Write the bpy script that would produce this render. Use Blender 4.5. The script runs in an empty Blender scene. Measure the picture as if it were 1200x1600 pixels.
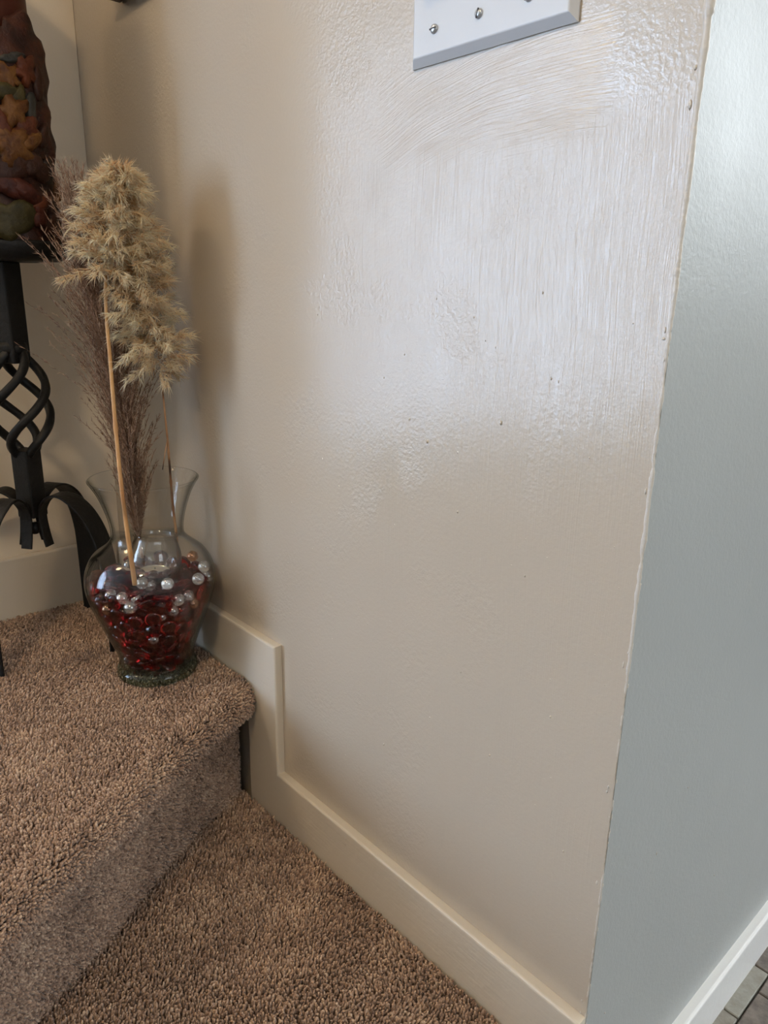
import bpy, bmesh, math, random
import numpy as np
from mathutils import Vector, Matrix, Quaternion
random.seed(7); rng = np.random.default_rng(7)
PI = math.pi
sc = bpy.context.scene
COL = sc.collection

# ---------------------------------------------------------------- camera
CAM = np.array([0.0, -0.48, 0.694]); FPX = 1146.0
_mx = np.array([-1087., -355., 1146.]); _py = np.array([1310., -312., 1146.])
_mx /= np.linalg.norm(_mx); _py -= _py.dot(_mx)*_mx; _py /= np.linalg.norm(_py)
_z = np.cross(-_mx, _py)
RW = np.array([-_mx, _py, _z])              # world = RW @ (right, down, forward)
cam_data = bpy.data.cameras.new('camera'); cam = bpy.data.objects.new('camera', cam_data); COL.objects.link(cam)
cam_data.sensor_fit = 'HORIZONTAL'; cam_data.sensor_width = 36.0; cam_data.lens = 36.0*FPX/1200.0
cam_data.clip_start = 0.02; cam_data.clip_end = 60
cam.matrix_world = Matrix([[RW[i][0], -RW[i][1], -RW[i][2], CAM[i]] for i in range(3)] + [[0, 0, 0, 1]])
sc.camera = cam
# ---------------------------------------------------------------- light and exposure
sc.view_settings.view_transform = 'Standard'; sc.view_settings.look = 'None'
sc.view_settings.exposure = 0.27; sc.view_settings.gamma = 1.0; sc.view_settings.use_curve_mapping = False
world = bpy.data.worlds.new('world'); sc.world = world; world.use_nodes = True
world.node_tree.nodes['Background'].inputs[0].default_value = (0.75, 0.85, 1.0, 1)
world.node_tree.nodes['Background'].inputs[1].default_value = 0.25
LAMP_POS = (-1.45, -1.65, 2.22); LAMP_W = 26.0; LAMP_COL = (1.0, 0.75, 0.45)
FILL_POS = (0.5, -1.5, 2.25); FILL_W = 36.0  # added fill lamp
DAY_COL = (0.54, 0.72, 1.0); DAY_E = 11.0; DAY_WIDE_E = 12.0; DAY_SIDE_E = 2.4; DAY_FAR_E = 6.0; DAY_SIDE_COL = (.86, .94, 1.0)
sc.cycles.max_bounces = 14; sc.cycles.transmission_bounces = 12; sc.cycles.transparent_max_bounces = 24
sc.cycles.diffuse_bounces = 4; sc.cycles.glossy_bounces = 5
sc.cycles.caustics_reflective = False; sc.cycles.sample_clamp_indirect = 4.0

# ---------------------------------------------------------------- helpers
def ray(px, py):
    d = RW @ np.array([px-600., py-800., FPX]); return d/np.linalg.norm(d)
def hit(px, py, ax, val):
    d = ray(px, py); return CAM + d*(val-CAM[ax])/d[ax]
def proj(P):
    c = (np.asarray(P)-CAM) @ RW
    return 600+FPX*c[..., 0]/c[..., 2], 800+FPX*c[..., 1]/c[..., 2]
def on_plane(px, py, c, off=0.0):
    """point on the vertical plane that faces the camera through c, shifted towards the camera by off"""
    n = np.array([CAM[0]-c[0], CAM[1]-c[1], 0.]); n /= np.linalg.norm(n)
    p0 = np.array([c[0], c[1], 0.]) + n*off
    d = ray(px, py); return CAM + d*np.dot(p0-CAM, n)/np.dot(d, n)

def mat(name, color, rough=0.5, spec=0.5, metal=0.0, **kw):
    m = bpy.data.materials.new(name); m.use_nodes = True
    b = m.node_tree.nodes['Principled BSDF']
    b.inputs['Base Color'].default_value = (*color, 1); b.inputs['Roughness'].default_value = rough
    b.inputs['Specular IOR Level'].default_value = spec; b.inputs['Metallic'].default_value = metal
    for k, v in kw.items(): b.inputs[k.replace('_', ' ')].default_value = v
    return m
class NT:
    def __init__(s, m): s.t = m.node_tree; s.n = s.t.nodes; s.l = s.t.links; s.b = s.n.get('Principled BSDF')
    def new(s, typ, **kw):
        x = s.n.new(typ)
        for k, v in kw.items(): setattr(x, k, v)
        return x
    def val(s, sock, v):
        if hasattr(v, 'is_output') or isinstance(v, bpy.types.NodeSocket): s.l.new(v, sock)
        else: sock.default_value = v
    def math(s, op, a, b=0.0, c=None, clamp=False):
        x = s.new('ShaderNodeMath', operation=op, use_clamp=clamp); s.val(x.inputs[0], a); s.val(x.inputs[1], b)
        if c is not None: s.val(x.inputs[2], c)
        return x.outputs[0]
    def co(s): return s.new('ShaderNodeTexCoord').outputs['Object']
    def scale(s, vec, sc_):
        x = s.new('ShaderNodeMapping'); s.l.new(vec, x.inputs[0]); x.inputs['Scale'].default_value = sc_; return x.outputs[0]
    def noise(s, vec, scale, detail=2.0, rough=0.5):
        x = s.new('ShaderNodeTexNoise'); s.l.new(vec, x.inputs['Vector']); x.inputs['Scale'].default_value = scale
        x.inputs['Detail'].default_value = detail; x.inputs['Roughness'].default_value = rough; return x.outputs[0]
    def ramp(s, fac, stops):
        x = s.new('ShaderNodeValToRGB'); s.l.new(fac, x.inputs[0]); e = x.color_ramp.elements
        while len(e) < len(stops): e.new(0.5)
        for q, (p, c) in zip(e, stops): q.position = p; q.color = (*c, 1) if len(c) == 3 else c
        return x.outputs[0]
    def smooth(s, v, a, b, lo=0.0, hi=1.0):
        x = s.new('ShaderNodeMapRange', interpolation_type='SMOOTHSTEP'); s.l.new(v, x.inputs[0])
        x.inputs[1].default_value = a; x.inputs[2].default_value = b; x.inputs[3].default_value = lo; x.inputs[4].default_value = hi
        return x.outputs[0]
    def bump(s, h, dist, strength=1.0):
        x = s.new('ShaderNodeBump'); x.inputs['Distance'].default_value = dist; x.inputs['Strength'].default_value = strength
        s.l.new(h, x.inputs['Height']); s.l.new(x.outputs[0], s.b.inputs['Normal']); return x.outputs[0]

def link(name, me, m=None, parent=None, smooth=False):
    o = bpy.data.objects.new(name, me); COL.objects.link(o)
    if m: me.materials.append(m)
    if smooth: me.shade_smooth()
    if parent: o.parent = parent
    return o
def tag(o, label=None, cat=None, group=None, kind=None):
    if label: o['label'] = label
    if cat: o['category'] = cat
    if group: o['group'] = group
    if kind: o['kind'] = kind
    return o
def thing(name, label, cat, loc=(0, 0, 0), group=None):
    o = bpy.data.objects.new(name, None); COL.objects.link(o); o.location = loc; o.empty_display_size = 0.02
    return tag(o, label, cat, group)
def pydata(name, v, f, m=None, parent=None, smooth=False):
    me = bpy.data.meshes.new(name); me.from_pydata([tuple(map(float, p)) for p in v], [], f); me.update()
    return link(name, me, m, parent, smooth)
def from_bm(name, bm, m=None, parent=None, smooth=False):
    bmesh.ops.recalc_face_normals(bm, faces=bm.faces)
    me = bpy.data.meshes.new(name); bm.to_mesh(me); bm.free(); return link(name, me, m, parent, smooth)
def box_bm(x0, x1, y0, y1, z0, z1, bev=0.0, seg=2, bm=None):
    own = bm is None; bm = bm or bmesh.new()
    g = bmesh.ops.create_cube(bm, size=1.0, matrix=Matrix.Translation(((x0+x1)/2, (y0+y1)/2, (z0+z1)/2)) @ Matrix.Diagonal((x1-x0, y1-y0, z1-z0, 1)))
    if bev:
        ed = list({e for v in g['verts'] for e in v.link_edges})
        bmesh.ops.bevel(bm, geom=ed, offset=bev, segments=seg, profile=0.5, affect='EDGES')
    return bm
def box(name, x0, x1, y0, y1, z0, z1, m, parent=None, bev=0.0, kind=None):
    o = from_bm(name, box_bm(x0, x1, y0, y1, z0, z1, bev), m, parent)
    if kind: o['kind'] = kind
    return o
def lathe(name, prof, m, parent=None, n=64, loc=(0, 0, 0), fn=None, smooth=True):
    v, f, rings = [], [], []
    for r, z in prof:
        if r < 1e-6: rings.append([len(v)]); v.append((loc[0], loc[1], loc[2]+z))
        else:
            rings.append(list(range(len(v), len(v)+n)))
            for k in range(n):
                a = 2*PI*k/n; rr, zz = (r, z) if fn is None else fn(r, z, a)
                v.append((loc[0]+rr*math.cos(a), loc[1]+rr*math.sin(a), loc[2]+zz))
    for a, b in zip(rings, rings[1:]):
        for k in range(n):
            k2 = (k+1) % n
            if len(a) == 1 and len(b) == 1: continue
            if len(a) == 1: f.append((a[0], b[k2], b[k]))
            elif len(b) == 1: f.append((a[k], a[k2], b[0]))
            else: f.append((a[k], a[k2], b[k2], b[k]))
    return pydata(name, v, f, m, parent, smooth)
def spline(pts, n):
    """Catmull-Rom through pts, n samples"""
    P = np.array(pts, float); P = np.vstack([2*P[0]-P[1], P, 2*P[-1]-P[-2]]); out = []
    m = len(P)-3
    for i in range(n):
        u = i/(n-1)*m; k = min(int(u), m-1); t = u-k; a, b, c, d = P[k:k+4]
        out.append(0.5*((2*b)+(c-a)*t+(2*a-5*b+4*c-d)*t*t+(3*b-a-3*c+d)*t**3))
    return np.array(out)
def sweep(name, path, section, m, parent=None, ref=(0, 0, 1), smooth=True, scale=None, refs=None):
    """section: list of (u, v); u along side = ref x tangent"""
    path = np.asarray(path, float); v, f = [], []; ns = len(section)
    for i, p in enumerate(path):
        t = path[min(i+1, len(path)-1)]-path[max(i-1, 0)]; t /= np.linalg.norm(t)
        r = np.array(refs[i] if refs is not None else ref, float)
        u = np.cross(r, t); u /= np.linalg.norm(u)+1e-12; w = np.cross(t, u); k = 1.0 if scale is None else scale[i]
        for a, b in section: v.append(p+u*a*k+w*b*k)
    for i in range(len(path)-1):
        for k in range(ns):
            k2 = (k+1) % ns; f.append((i*ns+k, i*ns+k2, (i+1)*ns+k2, (i+1)*ns+k))
    f.append(tuple(range(ns))[::-1]); f.append(tuple((len(path)-1)*ns+k for k in range(ns)))
    return pydata(name, v, f, m, parent, smooth)
def circle(r, n=8): return [(r*math.cos(2*PI*k/n), r*math.sin(2*PI*k/n)) for k in range(n)]
def rrect(w, h, b=0.0015):
    w /= 2; h /= 2
    return [(w-b, -h), (w, -h+b), (w, h-b), (w-b, h), (-w+b, h), (-w, h-b), (-w, -h+b), (-w+b, -h)]
# ---------------------------------------------------------------- materials of the shell
XC = -0.245          # outer corner
XB = -1.204          # stair end wall
Z_TR = 0.187         # tread base height
Z_TILE = -0.166

def paint(name, color, rough, arcs=False, brush=0.0, peel=1.0, spec=0.5, seed=0.0):
    m = mat(name, color, rough, spec); t = NT(m); co = t.co()
    off = t.new('ShaderNodeMapping'); t.l.new(co, off.inputs[0]); off.inputs['Location'].default_value = (seed, seed*1.7, seed*.6); c = off.outputs[0]
    fine = t.noise(c, 260, 3, .55); mid = t.noise(c, 75, 2, .5); big = t.noise(c, 7, 2)
    h = t.math('ADD', t.math('MULTIPLY', t.math('SUBTRACT', fine, .5), .42*peel), t.math('MULTIPLY', t.math('SUBTRACT', mid, .5), .15*peel))
    if brush:
        sx = t.new('ShaderNodeSeparateXYZ'); t.l.new(co, sx.inputs[0]); X, Z = sx.outputs[0], sx.outputs[2]
        wob = t.math('MULTIPLY', t.noise(co, 5, 1), .02)
        cb = t.new('ShaderNodeCombineXYZ'); t.l.new(t.math('ADD', X, wob), cb.inputs[0]); t.l.new(Z, cb.inputs[2])
        streak = t.noise(t.scale(cb.outputs[0], (850, 1, 6)), 1, 3, .65)
        wide = t.noise(t.scale(cb.outputs[0], (110, 1, 4)), 1, 2, .5)
        patch = t.smooth(t.noise(t.scale(co, (7, 1, 2.6)), 1, 2), .40, .58)
        mask = t.math('MULTIPLY', t.math('MAXIMUM', patch, t.smooth(X, -.52, -.40, 0, .8)), t.smooth(X, -.80, -.55))
        mask = t.math('MULTIPLY', mask, t.smooth(Z, .84, .80))
        st = t.math('ADD', t.math('MULTIPLY', t.math('SUBTRACT', streak, .5), .42*brush), t.math('MULTIPLY', t.math('SUBTRACT', wide, .5), .12*brush))
        h = t.math('ADD', t.math('MULTIPLY', h, t.math('SUBTRACT', 1.0, t.math('MULTIPLY', mask, .55))), t.math('MULTIPLY', st, mask))
        # arched strokes under the switch plate
        cx, cz = -.345, .30
        dx = t.math('ADD', X, -cx); dz = t.math('ADD', Z, -cz)
        r = t.math('SQRT', t.math('ADD', t.math('MULTIPLY', dx, dx), t.math('MULTIPLY', dz, dz)))
        r = t.math('ADD', r, t.math('MULTIPLY', t.noise(co, 9, 1), .012))
        rc = t.new('ShaderNodeCombineXYZ'); t.l.new(t.math('MULTIPLY', r, 760), rc.inputs[0]); t.l.new(t.math('MULTIPLY', X, 9), rc.inputs[1])
        arc = t.noise(rc.outputs[0], 1, 3, .6)
        edge = t.math('MULTIPLY', t.noise(co, 40, 2), .03)
        am = t.math('MULTIPLY', t.smooth(t.math('ADD', X, edge), -.545, -.50), t.smooth(t.math('ADD', X, edge), -.28, -.31))
        am = t.math('MULTIPLY', am, t.math('MULTIPLY', t.smooth(t.math('ADD', Z, edge), .805, .835), t.smooth(Z, .885, .868)))
        h = t.math('ADD', h, t.math('MULTIPLY', t.math('MULTIPLY', t.math('SUBTRACT', arc, .5), am), .62*brush))
        # rough patched area in the middle
        lump = t.noise(co, 130, 4, .6)
        pm = t.math('MULTIPLY', t.smooth(t.noise(co, 11, 2), .52, .62), t.smooth(X, -.30, -.42))
        h = t.math('ADD', h, t.math('MULTIPLY', t.math('MULTIPLY', t.math('SUBTRACT', lump, .5), pm), .8))
    t.bump(h, .00085)
    # faint uneven coat
    r_ = t.smooth(big, .3, .7, rough-.03, rough+.05); t.l.new(r_, t.b.inputs['Roughness'])
    return m
M = {}
M['wall'] = paint('eggshell_warm_white', (.53, .455, .362), .14, brush=1.0, spec=.62)
M['wall_end'] = paint('flat_cream', (.78, .68, .54), .6, peel=.5, spec=.3, seed=3)
M['grey'] = paint('grey_blue_paint', (.385, .40, .395), .40, peel=.95, spec=.5, seed=5)
M['trim'] = mat('trim_gloss_white', (.66, .59, .485), .32, .5)
t = NT(M['trim']); c = t.co(); t.bump(t.math('ADD', t.noise(c, 90, 3), t.math('MULTIPLY', t.noise(t.scale(c, (14, 14, 300)), 1, 2), .5)), .0005)
scf = t.smooth(t.noise(t.scale(c, (30, 30, 60)), 1, 6, .75), .66, .72)
mx = t.new('ShaderNodeMixRGB'); t.l.new(t.math('MULTIPLY', scf, .45), mx.inputs[0]); mx.inputs[1].default_value = (.66, .59, .485, 1); mx.inputs[2].default_value = (.36, .31, .25, 1); t.l.new(mx.outputs[0], t.b.inputs['Base Color'])
M['trim_cool'] = mat('trim_cool_white', (.80, .80, .80), .3, .5)
t = NT(M['trim_cool']); c = t.co(); t.bump(t.noise(c, 90, 3), .0004)
M['bead'] = mat('corner_paint_ridge', (.62, .57, .50), .35, .5)
t = NT(M['bead']); t.bump(t.noise(t.co(), 300, 3), .0006)
M['ceil'] = mat('ceiling_white', (.75, .72, .66), .9)
t = NT(M['ceil']); t.bump(t.noise(t.co(), 60, 3), .003)

# ---------------------------------------------------------------- room shell
o = box('wall_front', XB-2.3, XC, 0.0, 0.11, -0.6, 2.45, M['wall'], kind='structure')
o = box('wall_right', XC-0.10, XC-0.0004, 0.1101, 3.2, -0.6, 2.45, M['grey'], kind='structure')
# the grey skin turns the corner on the end face of the wall
pydata('wall_end', [(XC+.0006, .0012, -.6), (XC+.0006, 3.2, -.6), (XC+.0006, 3.2, 2.45), (XC+.0006, .0012, 2.45),
                    (XC-.0003, .0012, -.6), (XC-.0003, 3.2, -.6), (XC-.0003, 3.2, 2.45), (XC-.0003, .0012, 2.45)],
       [(0, 1, 2, 3), (4, 7, 6, 5), (0, 3, 7, 4), (3, 2, 6, 7), (1, 0, 4, 5), (2, 1, 5, 6)], M['grey'])['kind'] = 'structure'
box('wall_left', XB-.115, XB, -.525, -.0005, -0.6, 2.45, M['wall_end'], kind='structure')
box('ceiling', -4.4, 3.2, -5.9, 3.3, 2.45, 2.55, M['ceil'], kind='structure')
M['far'] = paint('far_wall_cream', (.55, .50, .42), .6, peel=.3, seed=9)
box('wall_back', -4.4, 3.2, -6.0, -5.9, -0.6, 2.45, M['far'], kind='structure')
box('wall_far', XC, 3.2, 3.2, 3.3, -0.6, 2.45, M['far'], kind='structure')
# corner ridge of old paint where the two colours meet
zz = np.arange(-.22, 1.5, .0022); v = []; f = []; sec = 9
lump = np.convolve(rng.normal(size=len(zz)+8), np.ones(5)/5, 'same')[:len(zz)]
slow = np.convolve(rng.normal(size=len(zz)+80), np.ones(41)/41, 'same')[:len(zz)]
for i, z in enumerate(zz):
    top = 1.0 if z > .86 else 0.0
    rr = (.0019 if z > .70 else .0014) + .00055*lump[i] + .0018*slow[i] + (.0010*abs(lump[i])+.0005 if top and z < 1.0 else 0)
    rr *= np.interp(z, [.0, .35, .50], [.45, .5, 1.0])
    rr = max(rr, .0006)
    jx = .0005*lump[i-3] if i > 3 else 0
    for k in range(sec):
        a = PI*0.95 + (PI*1.1)*k/(sec-1)*1.0      # arc from the front face round to the grey face
        v.append((XC-.0004+jx+rr*1.15*math.cos(a+.25), .0006+rr*math.sin(a+.25)*.9, z))
for i in range(len(zz)-1):
    for k in range(sec-1):
        f.append((i*sec+k, i*sec+k+1, (i+1)*sec+k+1, (i+1)*sec+k))
pydata('trim_1', v, f, M['bead'], smooth=True)['kind'] = 'structure'
# flakes of the light paint that run a little way over both faces
def blob(bm, c, r, n):
    g = bmesh.ops.create_icosphere(bm, subdivisions=1, radius=1.0)
    for q in g['verts']:
        q.co = Vector((c[0]+q.co.x*r[0], c[1]+q.co.y*r[1], c[2]+q.co.z*r[2]))
bm = bmesh.new()
for i in range(46):
    z = random.choice([random.uniform(-.1, .45), random.uniform(.55, 1.05), random.uniform(.86, .93)])
    blob(bm, (XC-random.uniform(.0008, .006), -.0001, z), (random.uniform(.0006, .0017), .0006, random.uniform(.0008, .004)), 1)
for i in range(30):
    z = random.uniform(-.1, .5)
    blob(bm, (XC+.0006, .001+random.uniform(0, .0012), z), (.0004, random.uniform(.0005, .0012), random.uniform(.001, .004)), 1)
o = from_bm('trim_2', bm, M['bead'], smooth=True); o['kind'] = 'structure'

# baseboards
def prism_y(name, poly, y0, y1, m, bev=.0, kind='structure'):
    bm = bmesh.new(); a = [bm.verts.new((x, y0, z)) for x, z in poly]
    fc = bm.faces.new(a); ex = bmesh.ops.extrude_face_region(bm, geom=[fc])
    bmesh.ops.translate(bm, verts=[q for q in ex['geom'] if isinstance(q, bmesh.types.BMVert)], vec=(0, y1-y0, 0))
    if bev:
        ed = [e for e in bm.edges if all(abs(q.co.y-y0) < 1e-6 for q in e.verts)]
        bmesh.ops.bevel(bm, geom=ed, offset=bev, segments=3, profile=.5, affect='EDGES')
    o = from_bm(name, bm, m); o['kind'] = kind; return o
prism_y('baseboard_front', [(-1.19, .2656), (-.7134, .2656), (-.7128, .0785), (XC+.0002, .0775), (XC+.0002, -.05), (-.784, -.05), (-.784, .17), (-1.19, .17)], -.0115, -.0002, M['trim'], .003)
o = box('baseboard_left', XB+.0003, XB+.0125, -.525, -.0120, .15, .290, M['trim'], bev=.003, kind='structure')
bm = box_bm(XC-.004, XC+.013, .0016, 3.19, Z_TILE-.01, -.098, .0035, 3)
o = from_bm('baseboard_right', bm, M['trim_cool']); o['kind'] = 'structure'
# landing edge body and lower floor
M['gap_shade'] = mat('gap_shade_dark', (.05, .04, .035), .9)  # near-black colour stands in for the shade inside the step
t = NT(M['gap_shade']); t.bump(t.noise(t.co(), 80, 3), .002)
NOSE = spline([(-.790, .03), (-.755, -.023), (-.723, -.098), (-.676, -.184), (-.645, -.236), (-.620, -.285), (-.592, -.339), (-.566, -.390), (-.530, -.47), (-.47, -.62), (-.42, -.80), (-.38, -1.0)], 90)
M['grout'] = mat('dark_grout', (.03, .027, .024), .85); t = NT(M['grout']); t.bump(t.noise(t.co(), 300, 2), .001)
floor = box('floor', -4.4, 3.2, -5.9, 3.2, Z_TILE-.09, Z_TILE-.004, M['grout'], kind='structure')
M['tile'] = mat('slate_look_tile', (.2, .18, .16), .42, .5)
t = NT(M['tile']); c = t.co(); oi = t.new('ShaderNodeObjectInfo').outputs['Random']
n1 = t.noise(c, 55, 6, .65)
fac = t.math('ADD', t.math('MULTIPLY', n1, .75), t.math('MULTIPLY', oi, .42))
t.l.new(t.ramp(fac, [(.35, (.10, .082, .070)), (.52, (.19, .160, .135)), (.66, (.24, .225, .19)), (.85, (.31, .305, .27))]), t.b.inputs['Base Color'])
t.bump(n1, .0015)
tile_mesh = {}
def tile(x, y, w, l):
    key = (round(w, 3), round(l, 3))
    if key not in tile_mesh:
        bm = box_bm(-w/2, w/2, -l/2, l/2, -.006, 0, .0012, 1); bmesh.ops.recalc_face_normals(bm, faces=bm.faces)
        me = bpy.data.meshes.new('tile'); bm.to_mesh(me); bm.free(); me.materials.append(M['tile']); tile_mesh[key] = me
    o = bpy.data.objects.new('tile', tile_mesh[key]); COL.objects.link(o); o.location = (x, y, Z_TILE+random.uniform(0, .0005)); o.parent = floor
W_, L_ = .0245, .094
for r_i in range(11):
    x = XC+.0135+W_/2*.0 + r_i*(W_*2+.0022) + (W_ if r_i else 0)*.0
    w = W_*2
    for k in range(13):
        y = .333-3*(L_+.0022) + (k+.5)*(L_+.0022) + (.057 if r_i % 2 else 0)
        tile(-.2127-.0011-W_+(r_i*(w+.0022)), y, w, L_)

# ---------------------------------------------------------------- stair and carpet
def pl_dist(P, L):
    """signed distance of points P (n,2) to polyline L; positive on the tread side"""
    best = np.full(len(P), 1e9); sg = np.ones(len(P))
    for a, b in zip(L[:-1], L[1:]):
        d = b-a; q = P-a; t_ = np.clip((q@d)/d.dot(d), 0, 1); e = q-t_[:, None]*d; dd = np.hypot(e[:, 0], e[:, 1])
        cr = d[0]*q[:, 1]-d[1]*q[:, 0]
        m_ = dd < best-1e-9; best[m_] = dd[m_]; sg[m_] = np.where(cr[m_] < 0, 1, -1)
    return best*sg
tang = np.gradient(NOSE, axis=0); tang /= np.linalg.norm(tang, axis=1)[:, None]
INW = np.stack([tang[:, 1], -tang[:, 0]], 1)     # towards the tread
if INW[5][0] > 0: INW = -INW
# cross section: (inset, z, normal inset, normal z)
RN = .0215; CI, CZ = .0265, Z_TR-RN
prof = [(.06, Z_TR, 0, 1), (.031, Z_TR, 0, 1)]
for k in range(13):
    a = PI/2+PI*k/12; prof.append((CI+RN*math.cos(a), CZ+RN*math.sin(a), math.cos(a), math.sin(a)))
prof += [(.036, CZ-RN, 0, -1), (.0405, CZ-RN-.004, -.7, -.7), (.042, CZ-RN-.012, -1, 0), (.043, .10, -1, 0), (.044, .05, -1, 0), (.044, .0, -1, 0), (.044, -.02, -1, 0)]
M['carpet'] = mat('taupe_carpet_backing', (.15, .105, .08), .95, .1)
t = NT(M['carpet']); t.bump(t.noise(t.co(), 400, 3), .004)
v = []; f = []; npf = len(prof)
vis = [i for i in range(len(NOSE)) if NOSE[i][1] < -.013]
i0 = vis[0]
rows = []
for i in range(i0, len(NOSE)):
    rows.append([len(v)+k for k in range(npf)])
    for a, z, _, _ in prof:
        p = NOSE[i]+INW[i]*a; v.append((p[0], min(p[1], -.0125), z))
for A, B in zip(rows, rows[1:]):
    for k in range(npf-1): f.append((A[k], A[k+1], B[k+1], B[k]))
# flat tread fans back to the end wall
back = []
for i, A in zip(range(i0, len(NOSE)), rows):
    y = min(NOSE[i][1]*1.0, -.0125); back.append(len(v)); v.append((XB+.002 if y > -.53 else XB-.25, y, Z_TR))
for k in range(len(rows)-1): f.append((rows[k][0], rows[k+1][0], back[k+1], back[k]))
o = pydata('floor_step', v, f, M['carpet'], smooth=True); o['kind'] = 'structure'
# dark filler added under the step: blocks stray light, keeps the gap black
cv = [(NOSE[i][0]+INW[i][0]*.049, min(NOSE[i][1]+INW[i][1]*.049, -.0135)) for i in range(i0, len(NOSE), 3)]
cv = [(cv[0][0]-.004, -.0135)]+cv+[(XB-.2, cv[-1][1]), (XB-.2, -.53), (XB+.002, -.53), (XB+.002, -.0135)]
bm = bmesh.new(); fc = bm.faces.new([bm.verts.new((x, y, .002)) for x, y in cv]); ex = bmesh.ops.extrude_face_region(bm, geom=[fc])
bmesh.ops.translate(bm, verts=[q for q in ex['geom'] if isinstance(q, bmesh.types.BMVert)], vec=(0, 0, .16))
from_bm('floor_step_gap_block', bm, M['gap_shade'])['kind'] = 'structure'
bm = box_bm(-2.2, XC+.0, -1.6, -.0118, -.21, 0.0)
o = from_bm('floor_landing', bm, M['carpet']); o['kind'] = 'structure'

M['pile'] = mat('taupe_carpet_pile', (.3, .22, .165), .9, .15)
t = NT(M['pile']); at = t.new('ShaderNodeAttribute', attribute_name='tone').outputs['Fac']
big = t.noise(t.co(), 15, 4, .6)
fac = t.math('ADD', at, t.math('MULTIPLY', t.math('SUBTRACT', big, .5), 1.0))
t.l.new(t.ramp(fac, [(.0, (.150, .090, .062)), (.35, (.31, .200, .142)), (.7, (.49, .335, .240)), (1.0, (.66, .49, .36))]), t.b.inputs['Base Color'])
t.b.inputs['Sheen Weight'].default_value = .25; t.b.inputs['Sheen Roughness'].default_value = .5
def lown(P, s, seed):
    r = np.random.default_rng(seed); o_ = np.zeros(len(P))
    for k in range(5):
        w_ = r.normal(size=2)*s*(1.5**k); ph = r.uniform(0, 6.28); o_ += np.sin(P@w_+ph)/(1.25**k)
    return o_/2.2
def tufts(name, P, N, T, L=.0064, R=.00150, label=None):
    """P points, N normals: one soft bent yarn tuft per point, all joined"""
    n = len(P); ref = np.where(np.abs(N[:, 2:3]) > .9, np.array([[1., 0, 0]]), np.array([[0, 0, 1.]]))
    U = np.cross(ref, N); U /= np.linalg.norm(U, axis=1)[:, None]; V = np.cross(N, U)
    ang = lown(P[:, :2]+P[:, 2:3], 14, 11)*2.6 + rng.normal(0, .9, n); lean = (.20+.20*lown(P[:, :2]+P[:, 2:3]*.7, 11, 5)+rng.normal(0, .17, n))*L
    D = np.stack([np.cos(ang), np.sin(ang), np.zeros(n)], 1); D -= N*np.sum(D*N, 1)[:, None]; D = D*lean[:, None]
    ln = L*(1+rng.normal(0, .13, n)); rad = R*(1+rng.normal(0, .16, n)); tw = rng.uniform(0, 6.28, n)
    verts = np.empty((n, 13, 3))
    for ri, (h, rs, dl) in enumerate([(0.0, .75, 0.), (.55, 1.10, .45), (.90, .85, .9)]):
        for k in range(4):
            a = tw+k*PI/2+ri*.5
            verts[:, ri*4+k] = P + N*(ln*h)[:, None] + D*dl + (U*np.cos(a)[:, None]+V*np.sin(a)[:, None])*(rad*rs)[:, None]
    verts[:, 12] = P + N*(ln*1.06)[:, None] + D*1.08
    F = []
    for ri in range(2):
        for k in range(4):
            k2 = (k+1) % 4; a, b, c_, d = ri*4+k, ri*4+k2, ri*4+4+k2, ri*4+4+k; F += [(a, b, c_), (a, c_, d)]
    for k in range(4): F.append((8+k, 8+(k+1) % 4, 12))
    F = np.array(F); faces = (F[None]+(np.arange(n)*13)[:, None, None]).reshape(-1, 3)
    me = bpy.data.meshes.new(name); me.vertices.add(n*13); me.vertices.foreach_set('co', verts.reshape(-1))
    me.loops.add(faces.size); me.loops.foreach_set('vertex_index', faces.reshape(-1).astype(np.int32))
    me.polygons.add(len(faces)); me.polygons.foreach_set('loop_start', np.arange(0, faces.size, 3, dtype=np.int32)); me.polygons.foreach_set('loop_total', np.full(len(faces), 3, np.int32))
    me.update(calc_edges=True); me.validate()
    at_ = me.attributes.new('tone', 'FLOAT', 'POINT')
    tone = np.clip(.48+rng.normal(0, .20, n), 0, 1); tv = np.repeat(tone[:, None], 13, 1); tv[:, :4] -= .25; tv[:, 8:] += .06  # roots darkened, tips lightened: shade between tufts put into the colour
    at_.data.foreach_set('value', tv.reshape(-1).astype(np.float32))
    o = link(name, me, M['pile'], smooth=True); print(name, n, len(faces)); return o
STEP = .0029
def in_view(P, m_=170):
    x, y = proj(P); c = (P-CAM)@RW; return (c[:, 2] > .05) & (x > -m_) & (x < 1200+m_) & (y > -m_) & (y < 1600+m_)
def grid(x0, x1, y0, y1, step):
    X, Y = np.meshgrid(np.arange(x0, x1, step), np.arange(y0, y1, step*.87)); X[1::2] += step/2
    P = np.stack([X.ravel(), Y.ravel()], 1); return P+rng.uniform(-.38, .38, P.shape)*step
# upper tread
G = grid(XB+.014, -.35, -1.0, -.0145, STEP); d = pl_dist(G, NOSE); G = G[(d > .030)]
bb_l = (G[:, 0] > XB+.014); G = G[bb_l]; P = np.column_stack([G, np.full(len(G), Z_TR)]); P = P[in_view(P)]
N = np.tile([0., 0, 1.], (len(P), 1)); PP = [P]; NN = [N]
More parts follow.
